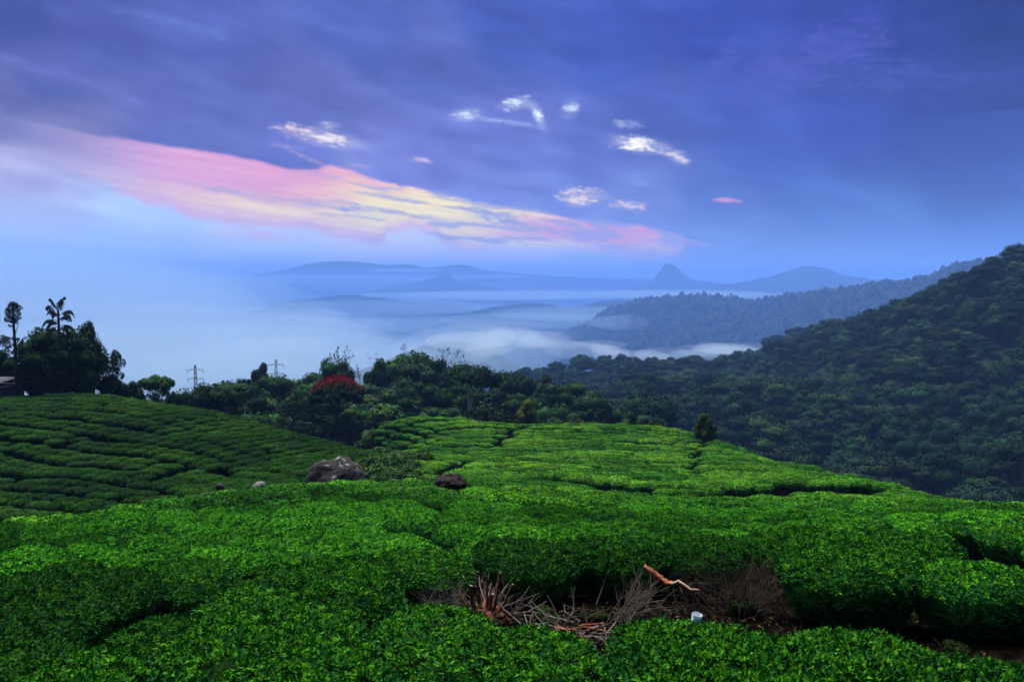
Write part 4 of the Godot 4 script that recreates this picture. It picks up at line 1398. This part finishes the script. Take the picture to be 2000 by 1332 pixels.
func make_dead_wood() -> void:
	var wood := matte("dead wood", 0.85, 0.25)
	var r := dice(500)
	var orange := Color(0.14, 0.045, 0.018)
	var silver := Color(0.095, 0.086, 0.075)
	var brown := Color(0.028, 0.020, 0.014)
	# uprooted stump
	var b := Build.new()
	var o := thing("tree_stump", "uprooted tea stump with cut orange-brown stems standing up", "stump", on_ground(948, 1190, 9.3))
	b.ball(Vector3(0, 0.06, 0), Vector3(0.12, 0.11, 0.11), 9, 14, orange * 0.35, soft, 0.8)
	for k in 16:
		var a := k * 2.4
		var o1 := Vector3(cos(a), 0, sin(a))
		b.tube([Vector3(0, 0.12, 0), o1 * 0.12 + Vector3(0, r.randf_range(0.1, 0.2), 0), o1 * 0.22 + Vector3(0, r.randf_range(0.0, 0.12), 0), o1 * r.randf_range(0.28, 0.4) + Vector3(0, r.randf_range(-0.06, 0.14), 0)], r.randf_range(0.03, 0.045), 0.010, 7, orange.lerp(brown, r.randf() * 0.8))
	b.gnarl(soft, 0.035, 1.0)
	part("root_crown", b.done(wood), o)
	for q in [[-0.14, 0.46, 0.024, 0.1], [-0.07, 0.62, 0.022, 0.0], [0.02, 0.56, 0.019, -0.05], [0.12, 0.62, 0.017, 0.12], [0.2, 0.5, 0.016, 0.3], [-0.2, 0.3, 0.026, -0.2], [0.05, 0.36, 0.03, 0.05]]:
		b = Build.new()
		var top := Vector3(q[0] * 1.3 + q[3] * 0.2, q[1], q[3] * 0.3)
		b.tube([Vector3(q[0] * 0.6, 0.06, 0), Vector3(q[0] * 1.1, q[1] * 0.5, q[3] * 0.1), top], q[2], q[2] * 0.8, 8, orange.lerp(brown, r.randf() * 0.7), Color(0.16, 0.13, 0.09))
		b.gnarl(soft, 0.02, 0.9)
		part("cut_stem", b.done(wood), o)
	b = Build.new()
	for k in 46:
		var a := r.randf_range(0.5, TAU - 0.5) + PI * 0.5
		twig(b, r, Vector3(cos(a) * 0.12, 0.08, sin(a) * 0.1), Vector3(cos(a), r.randf_range(0.05, 0.8), sin(a)), r.randf_range(0.3, 0.6), r.randf_range(0.005, 0.011), silver.lerp(brown, r.randf()), 2)
	part("roots", b.done(wood), o)
	# leaning, peeled branch
	b = Build.new()
	var base := at(1258, 1108, 9.3)
	var path := PackedVector3Array()
	for q in [[1258, 1108, 9.3], [1275, 1117, 9.25], [1290, 1130, 9.2], [1302, 1140, 9.15], [1316, 1140, 9.1]]:
		path.append(at(q[0], q[1], q[2]) - base)
	o = thing("dead_branch", "broken branch with peeled orange wood leaning over the cleared patch", "branch", base)
	var fine_path := PackedVector3Array()
	for i in 17:
		var t := minf(i * 0.25, 3.999)
		fine_path.append(path[int(t)].lerp(path[int(t) + 1], t - int(t)))
	b.tube(fine_path, 0.033, 0.026, 10, orange * 1.45, Color(0.25, 0.12, 0.06))
	b.gnarl(soft, 0.045, 1.6)
	part("peeled_end", b.done(grain(matte("peeled wood", 0.8, 0.3), [Color(0.55, 0.5, 0.5), Color(0.9, 0.85, 0.8), Color(1, 1, 1)], 0.05, 6.0)), o)
	b = Build.new()
	path = PackedVector3Array()
	for q in [[1314, 1141, 9.1], [1326, 1136, 9.05], [1340, 1145, 9.0], [1350, 1152, 8.95], [1366, 1152, 8.9]]:
		path.append(at(q[0], q[1], q[2]) - base)
	b.tube(path, 0.026, 0.009, 6, Color(0.20, 0.15, 0.10), Color(0.2, 0.15, 0.1))
	for k in 20:
		twig(b, r, path[r.randi_range(0, 4)], Vector3(r.randf_range(-0.2, 0.9), r.randf_range(-1.2, -0.2), r.randfn() * 0.3), r.randf_range(0.25, 0.5), r.randf_range(0.004, 0.008), brown, 2)
	part("twigs", b.done(wood), o)
	# bundle of pale twigs leaning on it
	b = Build.new()
	o = thing("twig_bundle", "bundle of pale cut twigs fanning up towards the peeled branch", "twigs", on_ground(1215, 1205, 9.0))
	for k in 40:
		twig(b, r, Vector3(r.randfn() * 0.06, 0.06, r.randfn() * 0.1), Vector3(0.8 + r.randfn() * 0.18, 0.75 + r.randfn() * 0.2, -0.15 + r.randfn() * 0.2), r.randf_range(0.3, 0.62), r.randf_range(0.003, 0.009), silver.lerp(brown, r.randf()), 2)
	part("twigs", b.done(wood), o)
	# heap of prunings
	b = Build.new()
	o = thing("brush_heap", "heap of cut silvery twigs and orange wood in the middle of the cleared patch", "brushwood", on_ground(1120, 1205, 8.5))
	for k in 90:
		var p := Vector3(r.randf_range(-0.5, 0.45), r.randf_range(0.03, 0.18), r.randf_range(-0.3, 0.25))
		twig(b, r, p, Vector3(r.randf_range(-1, 1), r.randf_range(-0.1, 0.35), r.randf_range(-0.6, 0.6)), r.randf_range(0.15, 0.45), r.randf_range(0.004, 0.014), [silver, silver * 1.4, brown, brown * 1.6][r.randi_range(0, 3)], 1)
	part("twigs", b.done(wood), o)
	b = Build.new()
	for k in 7:
		var p := Vector3(-0.25 + k * 0.07, 0.10 + r.randf() * 0.08, r.randf_range(-0.1, 0.15))
		b.tube([p, p + Vector3(r.randf_range(0.05, 0.14), r.randf_range(-0.03, 0.04), 0.03), p + Vector3(r.randf_range(0.16, 0.3), r.randf_range(-0.03, 0.05), r.randf_range(-0.05, 0.1))], 0.017, 0.006, 6, orange * r.randf_range(0.4, 0.9), Color(0.12, 0.06, 0.03))
	b.gnarl(soft, 0.02, 0.9)
	part("split_wood", b.done(wood), o)
	# leafless stems at the hedge
	var dry := [
		[1080, 1165, 10.2, 0.55, 46, brown, "dry leafless twigs hanging out of the hedge behind the cleared patch"], [1440, 1195, 9.6, 0.62, 90, Color(0.036, 0.028, 0.02), "tangle of fine dry twigs right of the peeled branch"],
		[1560, 1200, 9.2, 0.45, 60, Color(0.034, 0.024, 0.018), "low tangle of brown twigs before the rounded hedge"], [1385, 1180, 9.9, 0.5, 40, brown, "dry stems standing behind the peeled branch"], [1000, 1180, 10.2, 0.5, 40, brown, "dry stems between the stump and the hedge"],
		[880, 1200, 9.2, 0.45, 50, silver * 0.8, "grey twigs spread left of the uprooted stump"],
	]
	for q in dry:
		b = Build.new()
		o = thing("dry_twigs", q[6], "twigs", on_ground(q[0], q[1], q[2]))
		for k in q[4]:
			var a := r.randf() * TAU
			twig(b, r, Vector3(cos(a) * 0.25 * r.randf(), 0.0, sin(a) * 0.2 * r.randf()), Vector3(cos(a) * 0.7, r.randf_range(0.4, 1.4), sin(a) * 0.6), q[3] * r.randf_range(0.6, 1.25), r.randf_range(0.003, 0.006), q[5], 3)
		part("twigs", b.done(wood), o)
	# fallen leaves and bits of twig on the soil
	b = Build.new()
	for k in 2600:
		var d := r.randf_range(6.6, 10.6)
		var x := (r.randf_range(780, 1960) - 1000.0) / FOCAL * d
		var p := Vector3(x, slope.h(x, -d) + 0.01, -d)
		var up := Vector3(r.randfn() * 0.35, 1, r.randfn() * 0.35).normalized()
		var dir := up.cross(Vector3(r.randfn(), 0.1, r.randfn())).normalized()
		if k % 4:
			b.leaf(p, dir, up, r.randf_range(0.04, 0.08), 0.03, [Color(0.03, 0.018, 0.008), Color(0.012, 0.008, 0.005), Color(0.05, 0.03, 0.012), Color(0.010, 0.022, 0.006)][r.randi_range(0, 3)], 0.1)
		else:
			b.tube([p, p + dir * r.randf_range(0.06, 0.22)], 0.004, 0.003, 4, brown * r.randf_range(0.4, 1.4))
	var litter := MeshInstance3D.new()
	litter.name = "leaf_litter"
	litter.mesh = b.done(wood)
	add_child(litter)
	tag(litter, "fallen leaves and bits of twig on the soil of the cleared patch", "leaf litter", "", "stuff")
	# two cut sticks
	b = Build.new()
	var p0 := on_ground(1165, 1190, 9.8)
	o = thing("cut_stick", "short pale forked stick standing between the brush heap and the hedge", "stick", p0)
	b.tube([Vector3.ZERO, Vector3(0.10, 0.24, -0.1), Vector3(0.15, 0.36, -0.14)], 0.011, 0.007, 6, silver, Color(0.16, 0.14, 0.11))
	b.tube([Vector3(0.10, 0.24, -0.1), Vector3(0.06, 0.36, -0.12)], 0.006, 0.003, 5, silver, Color(0.16, 0.14, 0.11))
	part("shaft", b.done(wood), o)
	# white cup
	b = Build.new()
	var cup := matte("white plastic", 0.35, 0.5)
	var where := at(1357, 1226, 6.5)
	var s := 1.0
	o = thing("plastic_cup", "small white cylindrical plastic cup standing among the tea leaves", "cup", where)
	var white := Color(0.74, 0.78, 0.82)
	b.tube([Vector3(0, 0, 0), Vector3(0, 0.06, 0), Vector3(0, 0.115, 0)], 0.036, 0.041, 22, white)
	b.tube([Vector3(0, 0.115, 0), Vector3(0, 0.05, 0), Vector3(0, 0.008, 0)], 0.038, 0.033, 22, white * 0.9, white * 0.85)
	part("wall", b.done(cup), o)
	b = Build.new()
	b.tube([Vector3(0, 0.112, 0), Vector3(0, 0.116, 0), Vector3(0, 0.121, 0)], 0.0435, 0.0425, 22, white)
	part("rim", b.done(cup), o)
	o.rotation = Vector3(0.12, 0, -0.14)
	o.scale = Vector3(s, s, s)
	# leafless sapling on the left
	b = Build.new()
	var tips := PackedVector3Array()
	p0 = on_ground(48, 1010, 23)
	o = thing("bare_sapling", "thin leafless sapling at the left edge of the foreground slope", "sapling", p0)
	bare_tree(dice(61), b, Vector3(0, 0, 0), Vector3(0.05, 1, 0), 0.75, 0.014, 4, Color(0.07, 0.055, 0.045), tips)
	part("branches", b.done(wood), o)

# ---------------------------------------------------------------- built things
func pylon(px: float, top: float, depth: float, label: String) -> void:
	var tip := at(px, top, depth)
	var steel := matte("galvanised steel", 0.6, 0.4)
	var col := Color(0.045, 0.055, 0.075)
	var high := 30.0
	var o := thing("pylon", label, "pylon", tip - Vector3(0, high * 0.74, 0), "lattice pylons of the power line")
	var width := func(y: float) -> float: return lerpf(2.6, 0.55, clampf(y / 21.0, 0.0, 1.0)) if y < 21.0 else lerpf(0.55, 0.28, (y - 21.0) / 9.0)
	for q in [[1, 1], [1, -1], [-1, -1], [-1, 1]]:
		var b := Build.new()
		var path := PackedVector3Array()
		for i in 11:
			var y := i * 3.0
			var w: float = width.call(y)
			path.append(Vector3(q[0] * w, y, q[1] * w))
		b.tube(path, 0.14, 0.08, 4, col)
		part("leg", b.done(steel), o)
	var brace := Build.new()
	for i in 14:
		var y0 := i * 2.14
		var y1 := y0 + 2.14
		var w0: float = width.call(y0)
		var w1: float = width.call(y1)
		for k in 4:
			var a := Vector3([1, 1, -1, -1][k], 0, [1, -1, -1, 1][k])
			var c := Vector3([1, -1, -1, 1][k], 0, [-1, -1, 1, 1][k])
			brace.tube([a * w0 + Vector3(0, y0, 0), c * w1 + Vector3(0, y1, 0)], 0.07, 0.07, 3, col)
			brace.tube([c * w0 + Vector3(0, y0, 0), a * w1 + Vector3(0, y1, 0)], 0.07, 0.07, 3, col)
	part("bracing", brace.done(steel), o)
	for y in [20.5, 24.2, 27.8]:
		var b := Build.new()
		for s in [-1.0, 1.0]:
			b.tube([Vector3(0, y + 0.7, 0), Vector3(s * 3.1, y, 0)], 0.09, 0.06, 4, col)
			b.tube([Vector3(0, y - 0.1, 0), Vector3(s * 3.1, y, 0)], 0.09, 0.06, 4, col)
		var arm := part("cross_arm", b.done(steel), o)
		for s in [-1.0, 1.0]:
			var ins := Build.new()
			ins.tube([Vector3(s * 3.05, y, 0), Vector3(s * 3.05, y - 1.3, 0)], 0.11, 0.09, 6, Color(0.12, 0.1, 0.1))
			part("insulator", ins.done(steel), arm)
	o.rotation.y = 0.25
	o.scale = Vector3(0.74, 0.74, 0.74)

func make_built() -> void:
	pylon(380, 712, 235, "lattice pylon above the dark trees, left of the two")
	pylon(538, 702, 235, "lattice pylon beside the lone clumpy tree, right of the two")
	# hut on the left edge
	var p := at(4, 762, 71)
	var o := thing("hut", "small hut with a pale sheet roof at the left edge under the trees", "hut", Vector3(p.x - 1.7, p.y - 1.0, p.z))
	var wall := grain(matte("plaster", 0.9, 0.2), [Color(0.5, 0.5, 0.5), Color(0.75, 0.75, 0.75), Color(1, 1, 1)], 0.02, 0.8)
	var b := Build.new()
	b.box(Vector3(0, 0.7, 0), Vector3(5.0, 1.5, 3.0), Color(0.05, 0.054, 0.06))
	part("wall", b.done(wall), o)
	b = Build.new()
	b.box(Vector3(0.0, 1.88, 0.5), Vector3(4.6, 0.06, 4.2), Color(0.085, 0.095, 0.11))
	for k in 24:
		b.box(Vector3(-2.2 + k * 0.19, 1.925, 0.5), Vector3(0.05, 0.03, 4.2), Color(0.085, 0.095, 0.11))
	part("roof", b.done(matte("sheet roof", 0.5, 0.4)), o).rotation.x = 0.06
	for x in [-2.1, -0.7, 0.7, 2.1]:
		b = Build.new()
		b.box(Vector3(x, 0.93, 2.3), Vector3(0.1, 1.86, 0.1), Color(0.08, 0.07, 0.06))
		part("post", b.done(wall), o)
	b = Build.new()
	b.box(Vector3(0.9, 0.55, 1.52), Vector3(0.8, 1.1, 0.04), Color(0.03, 0.03, 0.035))
	part("door", b.done(wall), o)
	# pole
	p = at(478, 826, 71.5)
	b = Build.new()
	b.tube([Vector3(0, -0.8, 0), Vector3(0, 0.6, 0), Vector3(0.01, 1.45, 0)], 0.04, 0.03, 8, Color(0.3, 0.3, 0.28), Color(0.3, 0.3, 0.28))
	var pole := MeshInstance3D.new()
	pole.name = "pole"
	pole.mesh = b.done(matte("pole wood", 0.9, 0.2))
	add_child(pole)
	pole.position = p
	tag(pole, "thin pale pole standing on the crest of the left tea hill", "pole")
	# white houses far down in the valley
	var plaster := matte("white plaster", 0.8, 0.3)
	var n := 0
	for q in [[788, 676, 950, 7.0, 9.0, "tallest white building far down in the valley mist"], [722, 697, 850, 4.0, 3.0, "white house far below, nearest the leafless tree"], [734, 691, 880, 3.5, 3.0, "white house far below, second right of the leafless tree"], [716, 690, 900, 3.0, 2.5, "smallest white house far below beside the leafless tree"], [835, 663, 1200, 4.0, 3.0, "lone white house far below, above the highest treetop of the wood"]]:
		p = at(q[0], q[1], q[2])
		o = thing("house", q[5], "house", p - Vector3(0, q[4] * 0.5 + 0.6, 0), "white houses far down in the valley")
		b = Build.new()
		b.box(Vector3(0, q[4] * 0.3, 0), Vector3(q[3], q[4] * 0.6, q[3]), Color(0.8, 0.8, 0.8))
		part("wall", b.done(plaster), o)
		b = Build.new()
		b.tube([Vector3(0, q[4] * 0.6, 0), Vector3(0, q[4] * 0.8, 0), Vector3(0, q[4], 0)], q[3] * 0.75, 0.05, 4, Color(0.7, 0.7, 0.72))
		part("roof", b.done(plaster), o)
		# the spur it stands on
		n += 1

# ---------------------------------------------------------------- mist
func mist(label: String, list: Array, colour: Color) -> void:
	var o := Node3D.new()
	o.name = numbered("mist_bank")
	add_child(o)
	tag(o, label, "mist", "", "stuff")
	for q in list:
		var m := FogMaterial.new()
		m.density = q[6]
		m.albedo = colour.linear_to_srgb()
		var v := FogVolume.new()
		v.name = "mist"
		v.shape = RenderingServer.FOG_VOLUME_SHAPE_ELLIPSOID
		v.size = Vector3(q[3], q[4], q[5])
		v.material = m
		o.add_child(v, true)
		v.position = at(q[0], q[1], q[2])

func make_mist() -> void:
	var white := Color(0.50, 0.76, 1.0)
	var r := dice(700)
	# the bright bank lying across the valley in the middle
	var list := []
	var spine := [Vector2(925, 676), Vector2(980, 664), Vector2(1060, 664), Vector2(1140, 676), Vector2(1220, 690), Vector2(1300, 695), Vector2(1380, 690), Vector2(1425, 682), Vector2(1448, 676)]
	for k in 26:
		var t := pow(k / 25.0, 1.1) * 7.99
		var q: Vector2 = spine[int(t)].lerp(spine[int(t) + 1], t - int(t))
		var fat := lerpf(52.0, 16.0, pow(k / 25.0, 0.6)) * r.randf_range(0.4, 1.2)
		var d := 880.0 + r.randf_range(-60, 60)
		list.append([q.x + r.randfn() * 14.0, q.y + r.randfn() * fat * 0.3, d, r.randf_range(50, 170) * d / FOCAL, fat * d / FOCAL, r.randf_range(50, 120), r.randf_range(0.0016, 0.0065)])
	mist("bright white mist bank stretched across the valley before the blue ridge", list, Color(0.64, 0.84, 1.0))
	# the white air that fills the valley on the left
	list = [
		[100, 680, 1500, 1300, 190, 900, 0.0009], [50, 640, 1600, 1300, 280, 900, 0.0005], [-100, 610, 1900, 1500, 300, 1200, 0.0005], [0, 580, 2200, 1600, 380, 1200, 0.0003], [420, 700, 1300, 800, 110, 600, 0.0007], [620, 715, 900, 420, 70, 300, 0.0009], [300, 735, 700, 560, 100, 300, 0.0014],
		[50, 600, 3200, 1900, 220, 1500, 0.0004], [-50, 560, 3400, 2300, 340, 1500, 0.0003], [-200, 530, 3600, 2500, 500, 1700, 0.0002], [700, 612, 3600, 1800, 60, 700, 0.0005], [420, 650, 2200, 900, 110, 600, 0.0006], [850, 655, 1600, 600, 70, 300, 0.0007], [560, 628, 2300, 700, 60, 300, 0.0010],
		[930, 690, 1000, 220, 74, 160, 0.0035], [800, 632, 2500, 800, 56, 300, 0.0009], [-50, 545, 5000, 2600, 420, 2000, 0.0003], [500, 735, 800, 380, 60, 240, 0.0014], [700, 560, 5000, 2400, 60, 600, 0.0006],
	]
	for k in 12:
		var d := r.randf_range(1000, 2400)
		list.append([r.randf_range(-20, 760), r.randf_range(600, 715), d, r.randf_range(120, 330) * d / FOCAL, r.randf_range(16, 50) * d / FOCAL, r.randf_range(100, 240), r.randf_range(0.001, 0.0026)])
	mist("pale mist filling the wide valley on the left", list, white)
	list = [
		[1130, 612, 2150, 500, 40, 300, 0.0016], [1030, 626, 2150, 500, 44, 300, 0.0016], [920, 578, 3500, 1200, 44, 600, 0.0012], [1080, 575, 3600, 1400, 44, 600, 0.0014], [1330, 574, 3000, 700, 36, 300, 0.0022], [1460, 580, 2900, 500, 40, 300, 0.0016],
		[750, 600, 2800, 900, 50, 500, 0.0012], [640, 545, 4900, 1800, 60, 600, 0.0012], [780, 528, 5000, 500, 26, 300, 0.0018], [960, 540, 5000, 600, 26, 300, 0.0018], [1240, 630, 1700, 220, 34, 200, 0.0022],
	]
	mist("thin mist layers between the far hills", list, white)
	# blue air over the wide valley, beyond the near woods
	var blue := FogMaterial.new()
	blue.density = 0.00027
	blue.albedo = Color(0.12, 0.31, 0.96).linear_to_srgb()
	var o := FogVolume.new()
	o.name = numbered("valley_haze")
	o.shape = RenderingServer.FOG_VOLUME_SHAPE_BOX
	o.size = Vector3(9000, 420, 5400)
	o.material = blue
	add_child(o)
	o.position = Vector3(0, -160, -3280)
	tag(o, "thin blue haze over the wide valley and its far hills", "haze", "", "stuff")

func _ready() -> void:
	soft.seed = 5
	soft.frequency = 0.05
	soft.fractal_octaves = 3
	make_air()
	make_land()
	make_hills()
	make_trees()
	make_forest()
	make_tea()
	make_rocks()
	make_built()
	make_dead_wood()
	make_mist()
